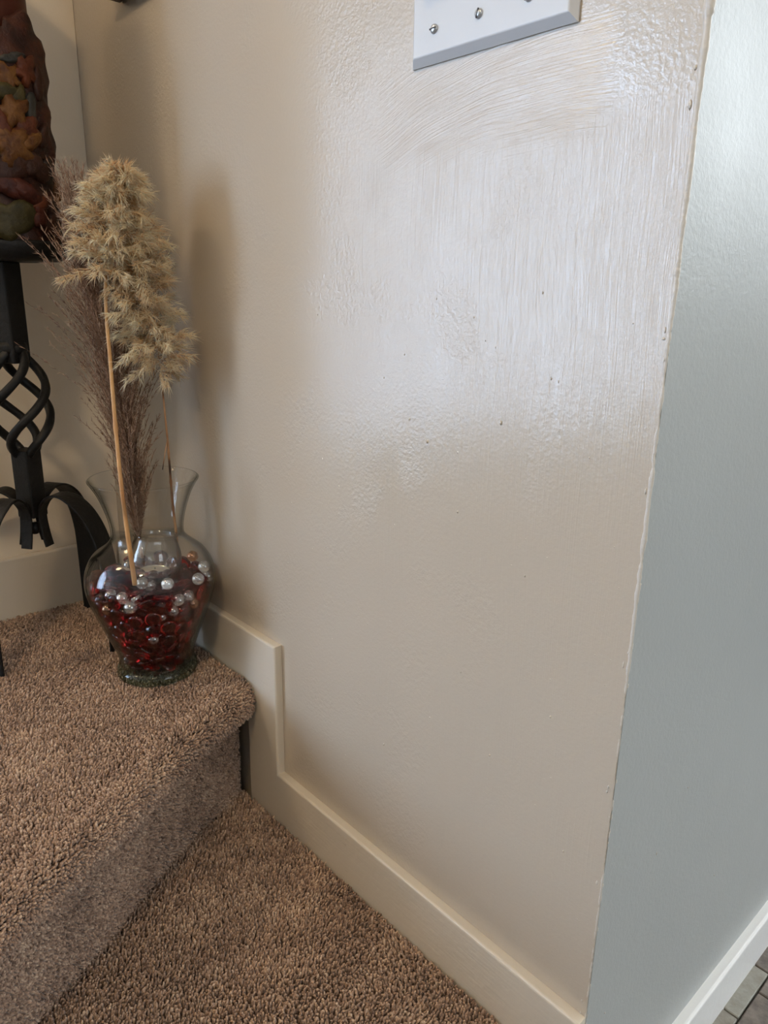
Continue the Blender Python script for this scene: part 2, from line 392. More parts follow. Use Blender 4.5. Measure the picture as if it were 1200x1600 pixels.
# nose, underside and riser along the edge curve
fine = spline(NOSE, int(np.sum(np.linalg.norm(np.diff(NOSE, axis=0), axis=1))/STEP)+1)
tf = np.gradient(fine, axis=0); tf /= np.linalg.norm(tf, axis=1)[:, None]; inf_ = np.stack([tf[:, 1], -tf[:, 0]], 1)
if inf_[5][0] > 0: inf_ = -inf_
pf = np.array(prof[1:]); arc = np.concatenate([[0], np.cumsum(np.hypot(np.diff(pf[:, 0]), np.diff(pf[:, 1])))])
tt = np.arange(0, arc[-1]-.006, STEP*.9)
for j, t0 in enumerate(tt):
    jt = np.clip(t0+rng.uniform(-.4, .4, len(fine))*STEP, 0, arc[-1]); a = np.interp(jt, arc, pf[:, 0]); z = np.interp(jt, arc, pf[:, 1])
    na = np.interp(jt, arc, pf[:, 2]); nz = np.interp(jt, arc, pf[:, 3]); q = fine+inf_*a[:, None]+tf*(rng.uniform(-.4, .4, len(fine))+(.5 if j % 2 else 0))[:, None]*STEP
    P = np.column_stack([q, z]); N = np.column_stack([inf_*na[:, None], nz]); N /= np.linalg.norm(N, axis=1)[:, None]+1e-9
    lim = np.where(z < CZ-RN-.002, -.0180, -.0150)
    k = (q[:, 1] < lim) & in_view(P) & (z > .003); PP.append(P[k]); NN.append(N[k])
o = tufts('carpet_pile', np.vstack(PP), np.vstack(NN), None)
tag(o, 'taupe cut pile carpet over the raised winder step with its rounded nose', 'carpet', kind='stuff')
# landing
G = grid(-.83, XC-.002, -.75, -.0145, STEP*1.03); d = pl_dist(G, NOSE); G = G[(d < .040)]
P = np.column_stack([G, np.zeros(len(G))]); P = P[in_view(P)]
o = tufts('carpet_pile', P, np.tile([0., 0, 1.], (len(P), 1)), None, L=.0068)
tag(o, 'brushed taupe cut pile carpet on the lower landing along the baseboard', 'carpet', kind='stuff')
# ---------------------------------------------------------------- switch plate
M['plate'] = mat('cool_white_plate', (.63, .635, .64), .33, .5)
t = NT(M['plate']); c = t.co()
sm = t.smooth(t.noise(t.scale(c, (60, 1, 18)), 1, 4, .7), .63, .74)
mx = t.new('ShaderNodeMixRGB'); t.l.new(t.math('MULTIPLY', sm, .35), mx.inputs[0]); mx.inputs[1].default_value = (.63, .635, .64, 1); mx.inputs[2].default_value = (.42, .41, .43, 1); t.l.new(mx.outputs[0], t.b.inputs['Base Color'])
M['screw'] = mat('painted_screw', (.55, .56, .57), .3, .5, .6)
M['slot'] = mat('screw_slot_dark', (.05, .05, .05), .7)
M['toggle'] = mat('white_toggle', (.7, .7, .69), .3)
px0, px1, pz0, pz1, pt = -.4965, -.3365, .8757, .990, .0068
sw = thing('switch_plate', 'white three gang light switch plate on the streaky wall', 'switch plate', ((px0+px1)/2, 0, (pz0+pz1)/2))
def rel(o, r): o.matrix_parent_inverse = Matrix.Translation(-r.location); return o
bm = bmesh.new()
b_ = .0062
v0 = [bm.verts.new(p) for p in ((px0, -.0004, pz0), (px1, -.0004, pz0), (px1, -.0004, pz1), (px0, -.0004, pz1))]
v05 = [bm.verts.new(p) for p in ((px0, -.0018, pz0), (px1, -.0018, pz0), (px1, -.0018, pz1), (px0, -.0018, pz1))]
v1 = [bm.verts.new(p) for p in ((px0+b_*.8, -pt, pz0+b_), (px1-b_*.8, -pt, pz0+b_), (px1-b_*.8, -pt, pz1-b_), (px0+b_*.8, -pt, pz1-b_))]
for A, B in ((v0, v05), (v05, v1)):
    for k in range(4): bm.faces.new((A[k], A[(k+1) % 4], B[(k+1) % 4], B[k]))
bm.faces.new(v1); bm.faces.new(v0[::-1])
bmesh.ops.bevel(bm, geom=[e for e in bm.edges if all(q.co.y < -.004 for q in e.verts)], offset=.0009, segments=3, profile=.5, affect='EDGES')
rel(from_bm('plate', bm, M['plate'], sw), sw)
for i, gx in enumerate((-.4680, -.4217, -.3754)):
    for gz, dz in ((.8985, 30 if i == 1 else -12), (.9675, 60)):
        s_ = rel(lathe('screw', [(0, .0022), (.0018, .0021), (.0031, .0014), (.0036, .0003), (.0036, -.001)], M['screw'], sw, 20), sw)
        s_.matrix_parent_inverse = Matrix.Identity(4)
        s_.location = Vector((gx, -pt-.0002, gz))-sw.location; s_.rotation_euler = (PI/2, 0, 0)
        sl = from_bm('slot', box_bm(-.0033, .0033, -.0005, .0005, .0016, .00235), M['slot'], s_); sl.rotation_euler = (0, 0, math.radians({0: 5, 1: 75, 2: 40}[i]))
    tg = from_bm('toggle', box_bm(gx-.0045, gx+.0045, -pt-.012, -pt+.001, .924, .938, .0012), M['toggle'], sw); rel(tg, sw)
bm = bmesh.new()
for px, py, r in ((600, 1163, 1.1), (783, 661, 1.3), (668, 690, 1.2), (640, 655, .9), (715, 800, .9), (450, 880, .8), (575, 975, .7), (720, 1050, .8), (540, 1180, .8), (820, 900, .8), (475, 1045, .7), (530, 760, .7), (600, 590, .7), (460, 520, .6), (860, 1120, .9), (660, 1225, .7), (765, 1180, .9), (880, 1330, .9)):
    P = hit(px, py, 1, 0.0); blob(bm, (P[0], -.0001, P[2]), (.0010*r, .0011*r, .0016*r), 1)
for i in range(55):
    P = hit(rng.uniform(350, 1040), rng.uniform(430, 1500), 1, 0.0)
    if P[0] < XC-.01 and P[2] > .09: blob(bm, (P[0], -.0001, P[2]), (rng.uniform(.0003, .0009), .0005, rng.uniform(.0004, .0013)), 1)
o = from_bm('trim_3', bm, M['wall'], smooth=True); o['kind'] = 'structure'
bm = bmesh.new()
for px, py in ((1025, 1333), (944, 1582), (1074, 1230), (1115, 1367)):
    P = hit(px, py, 0, XC); blob(bm, (XC+.0006, P[1], P[2]), (.0006, .0008, .0022 if px == 1025 else .0012), 1)
o = from_bm('trim_4', bm, M['bead'], smooth=True); o['kind'] = 'structure'
# ---------------------------------------------------------------- wall hanging at the upper edge
M['dark_wood'] = mat('dark_wood', (.06, .035, .022), .5)
t = NT(M['dark_wood']); t.bump(t.noise(t.scale(t.co(), (10, 60, 60)), 1, 3), .001)
M['canvas'] = mat('muted_canvas', (.25, .2, .14), .8); t = NT(M['canvas']); t.bump(t.noise(t.co(), 500, 2), .0004)
fx0, fx1, fz0, fz1 = -1.046, -.80, 1.053, 1.36
pf_ = thing('picture_frame', 'dark wooden picture frame on the wall above the plumes, only its lower corner in view', 'picture', ((fx0+fx1)/2, -.001, fz0))
for nm, b4 in (('rail', (fx0, fx1, fz0, fz0+.028)), ('rail', (fx0, fx1, fz1-.028, fz1)), ('stile', (fx0, fx0+.028, fz0+.028, fz1-.028)), ('stile', (fx1-.028, fx1, fz0+.028, fz1-.028))):
    rel(from_bm(nm, box_bm(b4[0], b4[1], -.021, -.001, b4[2], b4[3], .002), M['dark_wood'], pf_), pf_)
rel(from_bm('picture', box_bm(fx0+.027, fx1-.027, -.009, -.003, fz0+.027, fz1-.027), M['canvas'], pf_), pf_)

# ---------------------------------------------------------------- glass
def thin_glass(name, tint, edge, ior=1.45):
    m = bpy.data.materials.new(name); m.use_nodes = True; nt = m.node_tree; nt.nodes.clear()
    out = nt.nodes.new('ShaderNodeOutputMaterial'); tr = nt.nodes.new('ShaderNodeBsdfTransparent'); gl = nt.nodes.new('ShaderNodeBsdfGlossy')
    gl.inputs['Roughness'].default_value = .03; mixs = nt.nodes.new('ShaderNodeMixShader'); lw = nt.nodes.new('ShaderNodeLayerWeight'); lw.inputs[0].default_value = .5
    rp = nt.nodes.new('ShaderNodeValToRGB'); e = rp.color_ramp.elements; e[0].position = .52; e[0].color = (*tint, 1); e[1].position = .98; e[1].color = (*edge, 1)
    pw = nt.nodes.new('ShaderNodeMath'); pw.operation = 'POWER'; pw.inputs[1].default_value = 5.0; ml = nt.nodes.new('ShaderNodeMath'); ml.operation = 'MULTIPLY_ADD'; ml.inputs[1].default_value = .85; ml.inputs[2].default_value = ((ior-1)/(ior+1))**2
    nt.links.new(lw.outputs['Facing'], pw.inputs[0]); nt.links.new(pw.outputs[0], ml.inputs[0])
    nt.links.new(lw.outputs['Facing'], rp.inputs[0]); nt.links.new(rp.outputs[0], tr.inputs[0]); nt.links.new(ml.outputs[0], mixs.inputs[0])
    nt.links.new(tr.outputs[0], mixs.inputs[1]); nt.links.new(gl.outputs[0], mixs.inputs[2]); nt.links.new(mixs.outputs[0], out.inputs[0]); return m
M['glass'] = thin_glass('clear_vase_glass', (.985, .987, .985), (.48, .50, .48))
M['glass_cup'] = thin_glass('votive_glass', (.93, .93, .92), (.42, .43, .42), 1.75)
M['glass_foot'] = thin_glass('thick_green_glass', (.72, .80, .76), (.30, .38, .34), 1.5)
VX, VY, VZ = -.884, -.0905, Z_TR+.0068
VC = np.array([VX, VY, VZ])
vase = thing('glass_vase', 'tall clear glass vase with flared rim, half full of red glass gems', 'vase', (VX, VY, VZ))
OUT = [(.052, .0), (.0535, .004), (.053, .010), (.0500, .016), (.0495, .024), (.0515, .034), (.0565, .048), (.0655, .071), (.0760, .099), (.0825, .122), (.0838, .138), (.0805, .155), (.0715, .171), (.0565, .184), (.0475, .194), (.0458, .204), (.0480, .220), (.0530, .238), (.0590, .254), (.0655, .266), (.0685, .2705)]
o2 = spline([(r, z) for r, z in OUT], 90)
INN = []
for i, (r, z) in enumerate(o2):
    if z > .015: INN.append((r-.0022, z))
body = [(r, z) for r, z in o2 if z > .0155]
prof_v = body+[(.0690, .2720), (.0680, .2730), (.0668, .2722)]+[(r, z) for r, z in INN[::-1] if z < .271]
lathe('body', prof_v, M['glass'], vase, 96)
lathe('foot', [(0, .0015), (.030, .0012), (.046, .0002), (.0515, 0), (.0535, .0035), (.0532, .009), (.0502, .0156), (.047, .0158), (.043, .0135), (0, .0125)], M['glass_foot'], vase, 96)

# gems: poses as they settled in the vase
GEMS = (
371, -14, 220, 3, 86, 36, -33, 1, 221, 265, 184, 85, 12, -1, -49, 0, -190, 285, 181, 98, 8, 4, 14, 0, -281, -32, 177, 99, 5, 2, 5, 0,
-100, -96, 197, 6, -78, -61, -4, 0, 113, -325, 182, 59, -3, -10, -79, 0, 61, 5, 177, 12, 5, 0, -98, 0, 366, 158, 249, 34, -74, 16, -54, 0,
27, 334, 177, 58, 4, 3, -80, 0, -326, 91, 215, 85, -31, -14, -38, 0, -249, -227, 181, 16, 8, 0, 97, 0, -83, -333, 197, 5, 81, -56, 5, 0,
276, -210, 187, 1, 9, -12, -98, 0, -125, 96, 177, 92, -4, 2, -35, 0, 86, 172, 218, 37, 10, 76, -51, 1, -77, 240, 245, 5, 8, -98, -6, 0,
-416, -56, 261, 26, 58, 32, 68, 0, -179, -321, 264, 50, -17, -12, -83, 0, 113, -391, 340, 37, 86, 32, 3, 0, 758, 1, 1192, 62, 37, -51, -45, 0,
61, -190, 213, 2, 58, -76, 26, 0, -50, 404, 314, 12, -38, 66, 62, 0, -345, 236, 276, 70, 2, 54, -44, 0, -340, -225, 321, 39, 8, -86, 27, 0,
-19, -351, 285, 20, 39, -86, -20, 0, 368, -162, 313, 43, 31, 84, 5, 0, 244, 91, 188, 71, 12, -9, 67, 0, 4, 26, 269, 12, 96, -5, 19, 0,
-210, 327, 314, 58, 57, -53, 18, 1, -259, -83, 251, 69, -3, 9, -70, 0, -57, -171, 252, 19, -8, -5, 97, 0, -223, -297, 1289, 8, 72, -52, 44, 0,
225, -89, 219, 5, -29, 7, 94, 0, 227, 269, 274, 89, 13, 13, -40, 0, 120, -96, 265, 25, -15, 4, 95, 0, -231, 124, 269, 95, -22, 14, -3, 0,
-278, -45, 338, 83, 5, -10, -52, 0, 114, -285, 333, 16, 4, -30, -93, 0, 229, -279, 269, 22, 16, -10, -95, 0, 346, 288, 1253, 93, 14, -1, -29, 0,
101, 344, 275, 0, 44, -87, -20, 0, -121, -38, 317, 1, -74, 65, -3, 0, -391, 91, 351, 62, 30, -7, -71, 1, -189, -217, 326, 9, 46, -86, 14, 0,
193, -228, 415, 77, 1, -6, -62, 0, 422, 144, 441, 39, -80, 1, -44, 0, 311, 275, 376, 8, 17, 23, -94, 0, -39, 317, 358, 36, -76, -49, -21, 0,
-266, 169, 359, 90, -25, 16, -28, 0, -658, 254, 1119, 67, -42, -51, 31, 0, -236, -383, 408, 77, -44, -5, -44, 0, 280, -170, 356, 22, -4, 95, -18, 0,
504, 144, 621, 53, -64, 43, -32, 0, 125, 402, 375, 94, 31, -6, 6, 0, -345, 658, 1262, 52, -15, -61, -56, 0, -73, 153, 310, 10, -53, -83, -3, 0,
-710, 156, 1251, 76, 47, 33, -28, 1, 296, -344, 410, 87, -29, -33, -16, 0, 465, 22, 486, 67, -8, -45, 57, 0, 213, 92, 272, 27, 2, 10, -95, 0,
-138, 319, 1242, 33, 35, -21, 84, 0, -632, 229, 1299, 25, -29, -35, -84, 0, 39, -157, 340, 63, -13, 7, 75, 0, -39, -434, 412, 41, 90, 0, 3, 0,
147, -198, 1092, 10, -85, -48, 12, 0, 390, 3, 354, 14, -24, 93, -17, 0, -129, 153, 1233, 6, -80, 17, 55, 0, -183, 441, 442, 14, 29, -46, 82, 0,
-419, -120, 426, 13, -71, -59, 34, 0, 206, -54, 348, 95, -20, -3, 22, 0, -31, -404, 1143, 74, 25, 48, -38, 1, 389, -433, 1303, 5, 60, 76, 20, 0,
419, 294, 533, 19, 51, 23, -79, 0, -204, 641, 1286, 26, 48, -65, 50, 0, -296, -206, 435, 40, 66, -61, -14, 0, -395, -303, 496, 44, 18, 49, 71, 0,
130, 114, 369, 9, 34, 89, 26, 0, 549, -71, 635, 83, -3, -54, -3, 0, 305, 103, 385, 40, -20, -24, 85, 0, 137, 244, 362, 31, -75, 57, 2, 0,
-387, 208, 480, 59, 22, -16, 75, 0, -475, 46, 504, 44, -37, -79, 17, 0, -55, -323, 410, 24, 83, -46, 17, 0, -139, 25, 380, 97, -10, 12, -15, 0,
420, -141, 469, 21, -3, -67, -70, 1, 282, 263, 490, 39, -55, 72, 2, 0, -4, 475, 498, 42, -79, 36, 24, 0, -726, 73, 1098, 63, -29, 55, -45, 0,
-150, -119, 1243, 11, -86, 5, 48, 0, 117, -403, 460, 0, 63, 74, -17, 0, -197, 270, 432, 4, 65, -70, -27, 0, 344, -37, 1268, 10, -8, 91, -36, 0,
348, 530, 1266, 2, 72, -67, -12, 0, -477, 107, 1302, 14, -98, 0, 1, 0, -325, -17, 441, 8, 87, -46, -9, 0, -359, -361, 1334, 37, 29, 83, -28, 0,
433, -263, 602, 11, 80, -44, 37, 0, -20, 236, 400, 25, -86, -43, -4, 0, 5, 182, 1177, 31, 37, -74, -46, 1, -339, 323, 442, 75, 16, 44, -45, 0,
-660, 75, 909, 66, -28, 51, -46, 0, -345, 20, 1280, 77, 28, 34, -45, 0, -2, -218, 432, 57, -10, -7, -80, 0, 446, -578, 1276, 61, -72, 23, 19, 0,
323, 13, 456, 93, 17, -28, 2, 0, 157, 117, 1031, 12, -11, -12, -97, 0, -621, 442, 1331, 55, 68, 38, 25, 0, -312, -39, 1096, 38, 38, -50, 66, 0,
79, -529, 590, 60, -42, 30, 59, 0, 385, -434, 1215, 1, 86, 48, 11, 0, 164, 257, 1193, 48, 12, 2, -86, 0, -138, -167, 391, 10, 89, -43, -2, 0,
-95, 364, 509, 7, -82, -28, 48, 1, -182, -143, 453, 98, -10, 3, 1, 0, -589, -293, 1288, 12, -58, 1, 80, 0, -186, -531, 1316, 21, 11, -22, 93, 0,
337, 37, 1021, 62, -21, -19, -72, 0, 188, 150, 482, 12, -98, 1, -5, 0, 45, -34, 386, 15, 72, -62, 24, 0, -159, 192, 456, 20, -6, 29, -93, 0,
-558, -124, 689, 73, 13, 59, 28, 0, -191, -667, 1104, 32, -59, -57, -45, 0, 213, -399, 525, 11, 74, -63, 12, 0, 603, 88, 774, 80, 6, -58, 2, 0,
256, 406, 505, 49, -59, 62, 9, 0, -273, -281, 540, 93, -17, 4, -30, 0, -565, 209, 867, 4, -10, -92, 34, 1, -280, -427, 595, 7, -15, -85, 49, 0,
-110, -486, 561, 36, 61, -63, 29, 0, 150, -26, 447, 92, -19, 17, -25, 0, 534, 553, 1276, 41, -8, -71, 55, 0, 109, 364, 479, 21, -96, -3, -13, 0,
7, 72, 412, 75, -8, -4, -64, 0, -602, -87, 861, 60, 39, -53, -43, 0, -202, -235, 1150, 76, -9, 1, -63, 0, 112, -565, 1316, 11, 74, 64, -12, 0,
122, -57, 1286, 41, -82, 37, -3, 0, 158, 654, 1048, 25, -12, -61, -73, 0, -504, 338, 770, 67, 2, 59, -44, 0, -77, -269, 544, 21, 77, 57, -12, 0,
-269, -209, 1341, 15, -6, -98, -1, 1, 81, -175, 1270, 34, 19, -26, 87, 0, 72, -272, 1305, 34, 16, 60, -70, 0, 296, 533, 797, 79, 47, -17, -32, 0,
47, 300, 1246, 48, -12, 8, 85, 0, -502, 205, 618, 3, -43, 21, -86, 0, -24, -87, 484, 92, -1, 10, 34, 0, -165, -330, 472, 32, -8, -18, -91, 0,
19, -381, 524, 7, -7, 21, 96, 0, 678, -187, 1294, 8, 98, -10, 6, 0, -160, 315, 995, 33, 19, 21, -89, 0, -512, 566, 1216, 70, 27, 57, -30, 0,
-302, -132, 1241, 66, 21, -3, 70, 0, -359, 47, 506, 64, -17, 6, -73, 0, -76, -250, 1235, 16, 5, -92, 33, 1, 329, -636, 1055, 79, -49, -35, -5, 0,
235, 137, 1259, 69, -65, -26, 11, 0, -174, 743, 1215, 63, 43, 46, -43, 0, -384, 331, 617, 13, -87, -7, 45, 0, -722, 40, 1362, 31, 3, 94, -2, 0,
144, 498, 615, 23, -74, -48, -38, 0, 564, -491, 1163, 74, -56, -21, 29, 0, 256, 36, 1248, 27, -20, 41, 84, 0, 191, 434, 1161, 15, -40, -89, 8, 0,
-359, 616, 1154, 13, 59, -54, 57, 0, -451, -122, 529, 46, -25, 16, -82, 0, -119, -758, 1302, 11, -1, 75, 64, 0, -357, -109, 560, 87, 25, 29, 29, 0,
242, -189, 1316, 13, 38, 83, 36, 1, 326, 422, 643, 69, 16, -35, 60, 0, -29, 676, 1218, 37, 91, -7, 11, 0, -591, 395, 1246, 13, -55, 74, -33, 0,
-689, -179, 1250, 85, -14, 43, -20, 0, -152, -421, 609, 16, 16, 38, 89, 0, 437, -160, 635, 66, -48, -20, 52, 0, 434, 50, 608, 27, -83, 39, -27, 0,
627, 290, 1303, 63, 7, -1, 76, 0, -103, 19, 944, 8, -48, -53, -68, 0, -359, 340, 721, 18, 34, -27, 87, 0, -478, -221, 1284, 91, -23, -31, 9, 0,
264, -528, 1282, 69, -48, 12, -50, 0, 26, 246, 476, 45, 5, 26, -84, 0, 208, 398, 1281, 32, -45, 9, -82, 1, 4, 733, 1287, 25, 62, -61, 40, 0,
-540, 400, 1147, 79, -17, -3, 57, 0, -468, 25, 621, 9, 66, -72, -14, 0, 39, -396, 1253, 87, -38, 0, -29, 0, 207, -81, 1021, 0, -94, -32, 1, 0,
29, 453, 588, 14, -5, -46, 86, 0, 53, 255, 1043, 31, -5, 54, -77, 0, -316, 452, 703, 14, 32, -85, -37, 0, -447, 277, 1286, 88, 12, -6, 44, 0,
-29, -40, 1295, 38, 45, 78, 17, 0, 221, -338, 1257, 45, 8, -20, -86, 0, 9, -159, 1180, 88, 26, -24, 28, 0, 122, -208, 508, 4, -99, -8, 2, 0,
50, 472, 1253, 57, -59, -26, 49, 1, -406, 479, 854, 63, 43, 3, 63, 0, -277, 71, 1198, 85, 46, -3, 20, 0, 4, -555, 726, 14, -1, 91, -37, 0,
328, -279, 493, 85, -19, 25, 40, 0, 536, 273, 757, 40, -32, -42, 73, 0, 292, -124, 524, 28, 71, 61, 16, 0, -161, 503, 607, 57, 17, 38, -69, 0,
-532, 358, 1092, 10, -15, 94, -27, 0, -477, -228, 659, 69, -24, 52, -42, 0, 174, -672, 1105, 61, 70, 12, 33, 0, 399, -280, 1304, 29, -83, 44, -7, 0,
216, 545, 1239, 9, -89, 36, 23, 0, -137, 206, 547, 41, -8, 16, -88, 0, -242, 361, 563, 37, 76, 5, 51, 1, -594, 2, 1279, 36, -48, -28, -74, 0,
-166, 41, 488, 2, -91, 37, 11, 0, 450, -408, 771, 51, -51, 4, 68, 0, 498, 409, 1250, 96, -21, -3, 8, 0, -1, 564, 715, 46, -60, 53, 35, 0,
177, 324, 561, 14, -93, -29, -13, 0, -460, 280, 1200, 95, 22, 7, -17, 0, -383, -545, 1366, 6, -87, -46, 12, 0, 46, -315, 1120, 40, -49, 69, 32, 0,
511, -286, 1252, 93, 5, -35, 2, 0, 154, 731, 1175, 71, 68, 0, -12, 0, -89, 499, 1261, 42, -71, 13, -54, 0, 526, -228, 743, 10, -65, 57, -47, 0,
-511, -381, 1242, 64, 28, 68, 19, 1, -185, -539, 733, 6, 30, 76, -55, 0, 250, -303, 1148, 86, -31, -3, -38, 0, 216, 35, 910, 27, 35, 60, -65, 0,
-98, 142, 1082, 31, -92, -11, 17, 0, -426, 452, 1232, 58, -2, -28, -75, 0, -316, 216, 572, 58, 6, 45, -66, 0, -173, -1, 1231, 67, -59, -40, -15, 0,
-8, -726, 1084, 3, -4, 60, 79, 0, 187, -160, 1181, 62, 13, -12, -75, 0, 229, 273, 1012, 74, 53, 36, -13, 0, -242, 531, 1250, 80, -38, 7, 44, 0,
-535, -120, 1261, 60, -52, 14, 58, 0, -186, 261, 641, 88, -1, 10, -44, 0, -276, -678, 1318, 55, -39, -59, 43, 1, 267, -73, 1121, 30, 6, -15, -93, 0,
652, 388, 1196, 62, -5, -62, 46, 0, -124, 428, 670, 19, 4, -87, -43, 0, -468, 507, 1035, 12, -56, 54, 60, 0, -725, -105, 1177, 57, -17, -78, 14, 0,
38, 111, 516, 3, -46, -87, -12, 0, 31, -702, 1238, 67, 18, 25, -67, 0, 242, 54, 528, 91, 4, -16, 36, 0, 154, 176, 1127, 10, 43, 89, 2, 0,
-146, 641, 944, 52, -58, -52, -32, 0, -477, 183, 710, 74, -11, 44, -47, 0, -334, -588, 1008, 54, 71, 6, -43, 0, 98, 1, 551, 90, 7, -11, 40, 0,
200, -702, 1276, 7, -79, 59, -8, 1, 413, 125, 1251, 23, -79, -50, -24, 0, 24, 377, 1150, 79, -12, 3, -59, 0, -296, 594, 1051, 58, 0, -53, -61, 0,
-386, -145, 1195, 4, -98, 12, 11, 0, -191, -142, 558, 3, -23, -95, 13, 0, -283, 73, 587, 2, -93, 26, 22, 0, 510, -87, 1288, 27, 14, 94, 7, 0,
602, 243, 1217, 21, -7, 96, 5, 0, -165, 427, 1204, 42, 43, 38, -69, 0, -148, 4, 1085, 36, -91, -2, -12, 0, -379, -284, 1222, 51, -83, 6, 17, 0,
312, -419, 634, 32, 37, 83, -21, 0, 351, 194, 558, 73, 15, -25, 60, 0, 633, -352, 1223, 50, 29, -26, -76, 1, -6, 332, 613, 10, -57, 76, 25, 0,
-307, 227, 1285, 32, 61, 67, 23, 0, -623, -441, 1215, 4, 50, 38, 76, 0, -155, -688, 1201, 43, 27, 37, -77, 0, 368, -674, 1248, 6, -34, 58, 73, 0,
-98, 17, 561, 2, -1, -99, 7, 0, -1, 58, 1135, 76, -62, 4, -13, 0, -188, 549, 772, 43, -83, -31, 11, 0, -567, -277, 828, 61, 13, 51, 58, 0,
-501, -203, 823, 57, -47, 3, -66, 0, 77, -603, 1202, 95, 18, 15, -13, 0, 298, -300, 616, 53, 1, -29, -79, 0, 132, -469, 655, 34, -4, 56, 75, 0,
221, 591, 935, 28, 66, 53, 43, 1, -12, 529, 1096, 28, 38, 63, -60, 0, -678, -27, 1238, 26, 14, 42, 85, 0, -360, -391, 669, 58, -22, 35, 68, 0,
198, -429, 1163, 82, -12, 28, 45, 0, 89, 97, 1249, 30, 41, -81, -25, 0, 166, 210, 598, 15, -96, 19, -6, 0, -43, 357, 1076, 40, 15, -4, 89, 0,
-516, 357, 950, 59, -49, -26, 57, 0, -495, -531, 1086, 56, -6, 62, 53, 0, 34, -206, 1037, 96, 11, 23, 0, 0, 395, -537, 1121, 47, -26, -11, -83, 0,
39, -50, 1077, 40, -20, 79, 39, 0, -201, 69, 628, 97, -9, 17, 7, 0, -241, 190, 1178, 8, 82, 51, 20, 1, -610, 80, 1095, 51, 58, 61, 13, 0,
-366, -420, 1229, 63, 4, -36, -67, 0, 506, -347, 1133, 4, 8, 26, 95, 0, 454, -32, 1150, 10, 25, 36, -88, 0, 191, 396, 672, 10, 46, 82, 28, 0,
-12, -166, 569, 46, -11, -4, -87, 0, -569, 66, 757, 57, 38, -62, -36, 0, -388, -287, 945, 82, 0, -35, -44, 0, -39, -394, 643, 94, -7, 26, -16, 0,
-29, -66, 1158, 37, -56, 72, 10, 0, 184, 1, 1160, 87, -34, -18, -28, 0, 41, 630, 891, 63, -71, 18, 20, 0, -249, -91, 618, 62, -15, 0, -76, 0,
-453, 14, 1176, 57, -75, -30, 1, 1, -371, -530, 1152, 35, 19, -82, 39, 0, 182, -581, 774, 9, -24, 54, 79, 0, 636, -82, 1213, 31, -35, 75, 44, 0,
173, 540, 799, 35, 74, 4, -56, 0, 46, 485, 730, 87, 36, 12, -29, 0, 678, 242, 1066, 64, -14, -62, 42, 0, -585, -323, 1023, 11, 74, 14, 64, 0,
-133, -214, 1055, 67, -15, -25, 67, 0, 351, -548, 878, 79, -54, -14, 20, 0, 465, 436, 845, 52, -3, -55, 63, 0, 4, 714, 1042, 73, 58, -20, 27, 0,
-440, 322, 920, 41, 22, -60, -64, 0, -24, 152, 590, 97, 3, 8, 18, 0, -496, -535, 1280, 70, 21, 27, -61, 1, 278, -444, 749, 47, 74, 45, -3, 0,
632, -98, 848, 71, -35, -47, 36, 0, 313, 653, 1199, 35, -30, 62, 62, 0, -162, 667, 1128, 24, 51, 71, -39, 0, -613, 161, 1181, 35, -38, 72, -45, 0,
264, 70, 654, 35, -10, 92, 9, 0, -148, -390, 1254, 3, 24, 91, -31, 0, 373, -363, 1107, 9, 20, -94, 21, 0, 710, 157, 1234, 65, 45, 48, 35, 0,
132, 597, 1183, 89, 36, 24, 8, 0, -255, 137, 1023, 35, 5, -27, 89, 0, -581, -101, 1139, 0, 42, -89, -6, 0, 371, -14, 640, 12, -90, 9, -37, 0,
107, -450, 1086, 27, 33, -82, -36, 1, 372, -145, 1212, 94, -17, 15, 20, 0, 336, 404, 1188, 94, -8, -3, -30, 0, -219, 508, 909, 61, -8, 65, -43, 0,
-515, 169, 1011, 90, -8, -29, -28, 0, -362, -657, 1170, 77, -54, 31, 2, 0, -277, 397, 790, 31, -26, 21, -88, 0, 361, -240, 1184, 21, 12, -95, 12, 0,
488, 218, 1212, 32, 37, 7, -86, 0, 131, 455, 1047, 56, -22, 21, 76, 0, -387, 452, 1019, 32, -22, 81, -41, 0, -657, -279, 1111, 44, 70, -26, -48, 0,
-221, -571, 983, 56, 57, -27, -52, 0, 125, -307, 586, 15, -22, -94, 13, 0, 674, -212, 1167, 11, -14, 68, -70, 1, 391, 568, 972, 48, 51, 24, -66, 0,
-14, 605, 1138, 83, -48, -23, -1, 0, -444, 134, 1171, 51, -80, 13, 27, 0, -537, -251, 1160, 70, 3, 5, -69, 0, 253, -577, 1199, 48, 21, -73, 41, 0,
421, 177, 683, 0, 30, 2, -94, 0, 491, 399, 1175, 1, 69, -64, 31, 0, 72, 576, 1026, 11, 0, 71, 68, 0, -283, 534, 927, 25, -68, -4, 67, 0,
-284, -285, 1050, 37, -38, 47, -69, 0, 67, -662, 913, 75, -54, -22, -27, 0, 493, -365, 1042, 19, -4, 91, -33, 0, -334, -237, 649, 23, 90, -28, -18, 0,
433, 551, 1144, 0, 34, -78, -51, 1, -108, 580, 995, 87, 39, 20, 20, 0, -527, 85, 944, 3, 53, -62, 55, 0, -215, -85, 1120, 28, 43, -46, 72, 0,
305, -470, 1071, 18, -12, -96, 9, 0, 534, -193, 1183, 75, -18, -23, 58, 0, 164, -343, 687, 10, 68, -67, 24, 0, 49, 520, 933, 34, 86, -34, 11, 0,
-278, 352, 1218, 54, 22, 23, -77, 0, -500, -19, 1055, 62, 7, 1, 77, 0, -268, -563, 1255, 26, -85, -43, 6, 0, 493, -458, 981, 31, -15, 77, -52, 0,
